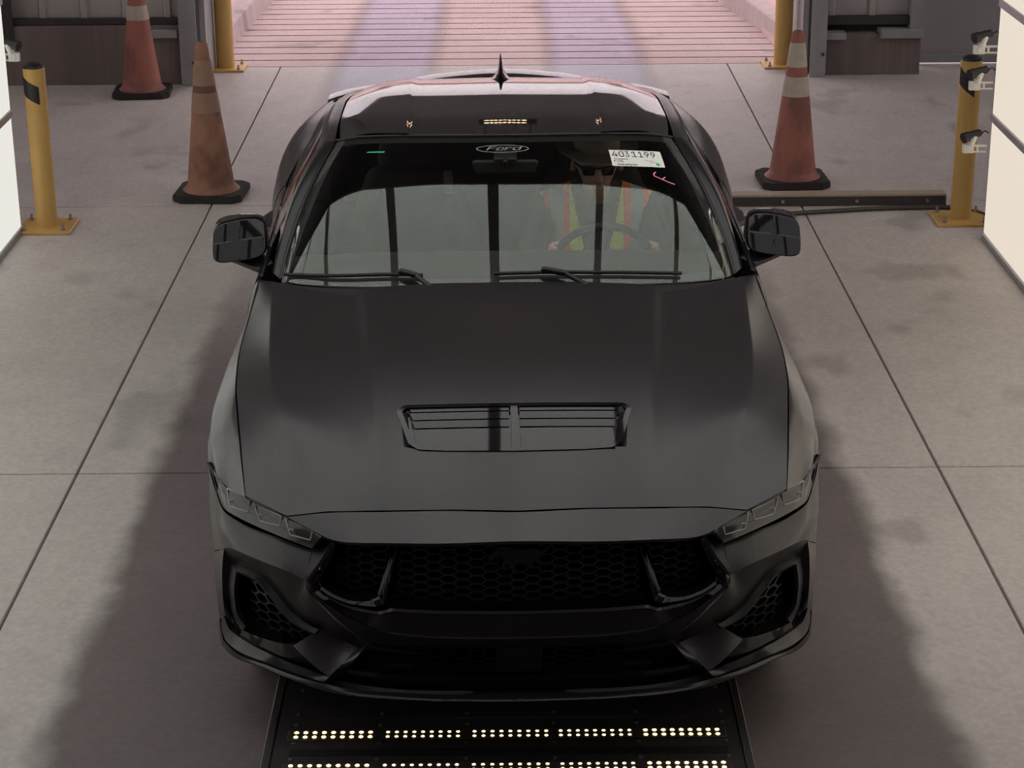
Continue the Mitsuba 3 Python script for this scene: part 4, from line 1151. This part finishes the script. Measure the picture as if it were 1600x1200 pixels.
cput('seat_belt', hull([(-.235, 3.03, .96), (-.20, 3.02, .96), (-.235, 3.04, 1.04), (-.21, 3.04, 1.04)], .004), 'c_seatgrey', True)


# ------------------------------------------------------------------ sticker, marks and emblem on the windscreen


def px_uv(p):
    """(u, v) on the windscreen of the point nearest to p"""
    d = np.linalg.norm(WG - np.asarray(p, float), axis=2)
    i, j = np.unravel_index(d.argmin(), d.shape)
    u, v = i / (WG.shape[0] - 1), j / (WG.shape[1] - 1) * 2 - 1
    for _ in range(20):
        e = 1e-3
        q = on_glass(np.array(u), np.array(v))
        du, dv = (on_glass(np.array(u + e), np.array(v)) - q) / e, (on_glass(np.array(u), np.array(v + e)) - q) / e
        s, *_ = np.linalg.lstsq(np.stack([du, dv], 1), np.asarray(p) - q, rcond=None)
        u, v = float(np.clip(u + s[0], 0, 1)), float(np.clip(v + s[1], -1, 1))
    return u, v


class Patch:
    """a flat label on the glass: local (a, b) in metres from its centre -> the glass"""

    def __init__(self, u, v, rot=0.0):
        self.u, self.v, self.r = u, v, math.radians(rot)
        e = 1e-2
        q = on_glass(np.array(u), np.array(v))
        self.lu = np.linalg.norm(on_glass(np.array(u + e), np.array(v)) - q) / e
        self.lv = np.linalg.norm(on_glass(np.array(u), np.array(v + e)) - q) / e

    def map(self, m, off):
        a, b, d = m.vertices.T
        c, s = math.cos(self.r), math.sin(self.r)
        x, y = a * c - b * s, a * s + b * c
        q = m.copy()
        q.vertices = on_glass(self.u + y / self.lu, self.v + x / self.lv, off + np.maximum(d, 0) * .3)
        return q


def label_rect(w, h, nx=10, ny=6):
    X, Y = np.meshgrid(np.linspace(-w / 2, w / 2, nx), np.linspace(-h / 2, h / 2, ny))
    return grid(np.stack([X, Y, 0 * X], -1))


def text(s, h, x, y, depth=.0004, bold=False, sx=1.0, shear=0.0):
    m = meshkit.text_mesh(s, h, depth, bold)
    m.vertices[:, 0] = m.vertices[:, 0] * sx + shear * m.vertices[:, 1]
    m.vertices[:, :2] += [x, y]
    return m


SW_, SH_ = .178, .100
pt = Patch(.80, .70, -4)
ST = thing('paper_sticker', 'white paper lot sticker with number 4031199 on the windscreen', 'sticker')


def sput(name, m, off, b):
    m = pt.map(m, off)
    m.vertices = m.vertices @ CR.T + CT
    put(ST + '__' + name, m, b)


sput('sheet', label_rect(SW_, SH_), .0012, 's_paper')
sput('number', text('4031199', .034, -.084, .007, bold=False, sx=.755), .0016, 's_ink')
sput('small_print', cat_([text('VIN SERVICES', .006, -.082, -.007), text('FOR', .012, -.082, -.027), text('3-22 Sale', .006, .035, -.014), text('Run 1199', .006, .042, -.028)][1:2] + [bx(-.08 + .0, -.03, -.0085, -.0055, 0, .0003), bx(.028, .06, -.016, -.0145, 0, .0003), bx(.045, .075, -.026, -.0245, 0, .0003), bx(-.05, .05, .0455, .047, 0, .0003)]), .0016, 's_ink')
xb, bars = -.070, []
while xb < -.006:
    w = float(rng.choice([.0008, .0014, .0022]))
    bars.append(bx(xb, xb + w, -.045, -.036, 0, .0003))
    xb += w + float(rng.choice([.0009, .0015]))
sput('barcode', cat_(bars), .0016, 's_ink')
sput('green_dot', cat_([cyl((.071, -.035, 0), (.071, -.035, .0003), .0075, 20)]), .0016, 's_green')

pt = Patch(.655, .80, 0)
m = cat_([tube([(-.015, .033, 0), (-.0275, .012, 0), (-.02, .006, 0), (.03, -.037, 0)], .0026, 6, step=.004), tube([(.012, .004, 0), (.004, -.004, 0), (-.001, -.010, 0)], .0026, 6, step=.004)])
m.vertices[:, 2] *= .3
m = pt.map(m, .002)
m.vertices = m.vertices @ CR.T + CT
put('chalk_mark', m, 's_pink', True, label='pink chalk letter mark on the windscreen below the white sticker', cat='mark')

pt = Patch(.89, -.015, 0)
ell = np.array([(.058 * math.cos(a), .024 * math.sin(a), 0) for a in np.linspace(0, 2 * math.pi, 48, endpoint=False)])
ov = tube(ell, .0016, 5, closed=True)
ov.vertices[:, 2] *= .3
tx = text('Ford', .026, -.040, -.010, shear=.28, sx=1.05)
m = pt.map(cat_([ov, tx]), .001)
cput('oval_emblem', m, 'c_print', 20, root=WS, label='pale oval script emblem')
pt = Patch(.87, -.765, 0)
m = pt.map(bx(0, .06, -.004, .004, 0, .0003), .001)
cput('tint_label', m, 's_green', False, root=WS, label='small green tinted glass label')

# ------------------------------------------------------------------ the driver


def chain(bones, edge=.012, it=12):
    """one body: each bone is the hull of spheres at its joints"""
    def ball(p, r):
        return manifold3d.Manifold.sphere(r, 24).translate([float(c) for c in p])
    ms = [manifold3d.Manifold.batch_hull([ball(p, r) for p, r in b]) for b in bones]
    m = manifold3d.Manifold.batch_boolean(ms, manifold3d.OpType.Add).refine_to_length(edge)
    q = m.to_mesh()
    t = trimesh.Trimesh(q.vert_properties[:, :3], q.tri_verts, process=True)
    trimesh.smoothing.filter_taubin(t, .5, .53, it)
    return t


PX = .365
DR = thing('person', 'driver in wide brimmed hat, sunglasses and lime hi-vis vest behind the wheel', 'person')


def J(x, y, z):
    return (PX + x, y, z)


torso = [[(J(-.10, 2.98, .50), .13), (J(.10, 2.98, .50), .13), (J(-.11, 2.93, .72), .125), (J(.11, 2.93, .72), .125)],
         [(J(-.11, 2.93, .72), .125), (J(.11, 2.93, .72), .125), (J(-.135, 2.89, .90), .09), (J(.135, 2.89, .90), .09)],
         [(J(-.175, 2.88, .93), .06), (J(.175, 2.88, .93), .06), (J(-.05, 2.88, .985), .05), (J(.05, 2.88, .985), .05)],
         [(J(0, 2.875, .96), .058), (J(0, 2.835, 1.05), .054)]]
head = [[(J(0, 2.83, 1.145), .088), (J(0, 2.80, 1.13), .078), (J(0, 2.775, 1.065), .05), (J(0, 2.82, 1.06), .055)],
        [(J(0, 2.722, 1.115), .012), (J(0, 2.705, 1.085), .014), (J(0, 2.735, 1.08), .02)],
        [(J(-.012, 2.735, 1.045), .018), (J(.012, 2.735, 1.045), .018), (J(0, 2.745, 1.02), .022)],
        [(J(-.087, 2.83, 1.13), .012), (J(-.093, 2.835, 1.10), .012)], [(J(.087, 2.83, 1.13), .012), (J(.093, 2.835, 1.10), .012)]]
limbs = []
for s in (-1, 1):
    sh, el, wr = J(s * .20, 2.875, .925), J(s * .285, 2.68, .71), J(s * .185, 2.455, .80)
    limbs += [[(sh, .062), (el, .045)], [(el, .043), (wr, .028)]]
    hip, kn, an = J(s * .10, 2.92, .47), J(s * .16, 2.47, .60), J(s * .12, 2.18, .32)
    limbs += [[(hip, .10), (kn, .065)], [(kn, .062), (an, .042)], [(an, .042), (J(s * .12, 2.06, .29), .032)]]
    # hand: palm, four fingers round the rim, thumb
    rim_c = sc + .178 * (math.cos(math.radians(15)) * s * sa - math.sin(math.radians(15)) * sb)
    palm = np.array(rim_c) + [s * .012, .040, -.01]
    limbs.append([(wr, .026), (tuple(palm + [0, .015, .0]), .024)])
    for k in range(4):
        o = np.array([s * .0 + (k - 1.5) * -.004 * s, 0, (k - 1.5) * .019])
        L_ = (.9, 1.05, 1.0, .85)[k]
        k0, k1, k2, k3 = palm + o, palm + o + [s * .018, -.028 * L_, 0], palm + o + [s * .008, -.062 * L_, 0], palm + o + [-s * .020, -.066 * L_, 0]
        limbs += [[(tuple(k0), .0105), (tuple(k1), .0095)], [(tuple(k1), .0095), (tuple(k2), .0088)], [(tuple(k2), .0088), (tuple(k3), .0078)]]
    limbs += [[(tuple(palm + [-s * .012, .0, .028]), .0115), (tuple(palm + [-s * .036, -.022, .040]), .0095)], [(tuple(palm + [-s * .036, -.022, .040]), .0095), (tuple(palm + [-s * .040, -.048, .046]), .0085)]]
body = chain(torso + head + limbs, .011, 10)
cput('body', body, 'p_skin', True, root=DR)


def shell(bones, grow, cut=None, edge=.012):
    m = chain([[(p, r + grow) for p, r in b] for b in bones], edge, 10)
    return m


shirt = torso[:3] + [[(J(s * .20, 2.875, .925), .062), (J(s * .285, 2.68, .71), .045)] for s in (-1, 1)] + [[(J(s * .285, 2.68, .71), .043), (J(s * .225, 2.54, .765), .034)] for s in (-1, 1)]
cput('shirt', shell(shirt, .007), 'p_shirt', True, root=DR)
legs = [b for b in limbs if len(b) == 2 and b[0][1] >= .06 and b[1][0][2] < .65 or (b[0][1] == .062 and b[1][1] == .042)]
cput('trousers', shell(torso[:1] + [b for b in legs], .006), 'p_trouser', True, root=DR)
cput('shoe', shell([[(J(-.12, 2.18, .30), .045), (J(-.12, 2.04, .275), .036)]], .0), 'p_glasses', True, root=DR)
cput('shoe', shell([[(J(.12, 2.18, .30), .045), (J(.12, 2.04, .275), .036)]], .0), 'p_glasses', True, root=DR)
# vest: panels of the grown torso, with an open front and stripes
vest = shell(torso[:3], .016, edge=.005)
c = vest.triangles_center
x = c[:, 0] - PX
front = c[:, 1] < 2.90
openv = front & (np.abs(x) < .052 + np.clip(c[:, 2] - .80, 0, .3) * .22)
neck = np.hypot(x, c[:, 1] - 2.87) < .085
ends = np.abs(x) > .232
keep = ~openv & ~(neck & (c[:, 2] > .95)) & ~ends & (c[:, 2] > .55)
ax = np.abs(x)
si = np.where((ax > .135) & (ax < .185), 2, np.where((ax > .105) & (ax < .210), 1, 0))
hb = (c[:, 2] > .70) & (c[:, 2] < .75)
si = np.where(hb, 2, si)
for k, (nm, b) in enumerate((('vest', 'p_lime'), ('vest_orange_trim', 'p_orange'), ('vest_silver_tape', 'p_silver'))):
    f = vest.faces[keep & (si == k)]
    m = trimesh.Trimesh(vest.vertices, f, process=True)
    cput(nm, m, b, False, root=DR, label=(None, 'orange stripes', 'silver tape')[k])
# hat with a wide brim
hb_, hc = [], np.array(J(0, 2.825, 1.175))
prof = [(0.0, .085), (.06, .083), (.085, .07), (.094, .03), (.098, .0), (.115, -.002), (.145, -.004), (.170, .004), (.172, .008), (.145, .004), (.115, .006), (.10, .012)]
hat = lathe(prof, 40)
v = hat.vertices
r = np.hypot(v[:, 0], v[:, 1])
v[:, 2] += np.where(r > .1, (r - .1) * (.45 * (v[:, 0] / (r + 1e-9)) ** 2 - .25), 0)
v[:, 0] *= .95
v[:, 1] *= 1.08
cput('hat', trimesh.Trimesh(v + hc, hat.faces, process=False), 'p_hat', 50, root=DR)
gl = [hull([J(s * .020, 2.722, 1.128), J(s * .058, 2.735, 1.128), J(s * .024, 2.722, 1.105), J(s * .052, 2.735, 1.103)], .007) for s in (-1, 1)]
gl += [cyl(J(-.02, 2.718, 1.128), J(.02, 2.718, 1.128), .004, 8)] + [cyl(J(s * .062, 2.735, 1.126), J(s * .09, 2.83, 1.13), .004, 8) for s in (-1, 1)]
cput('sunglasses', cat_(gl), 'p_glasses', True, root=DR)
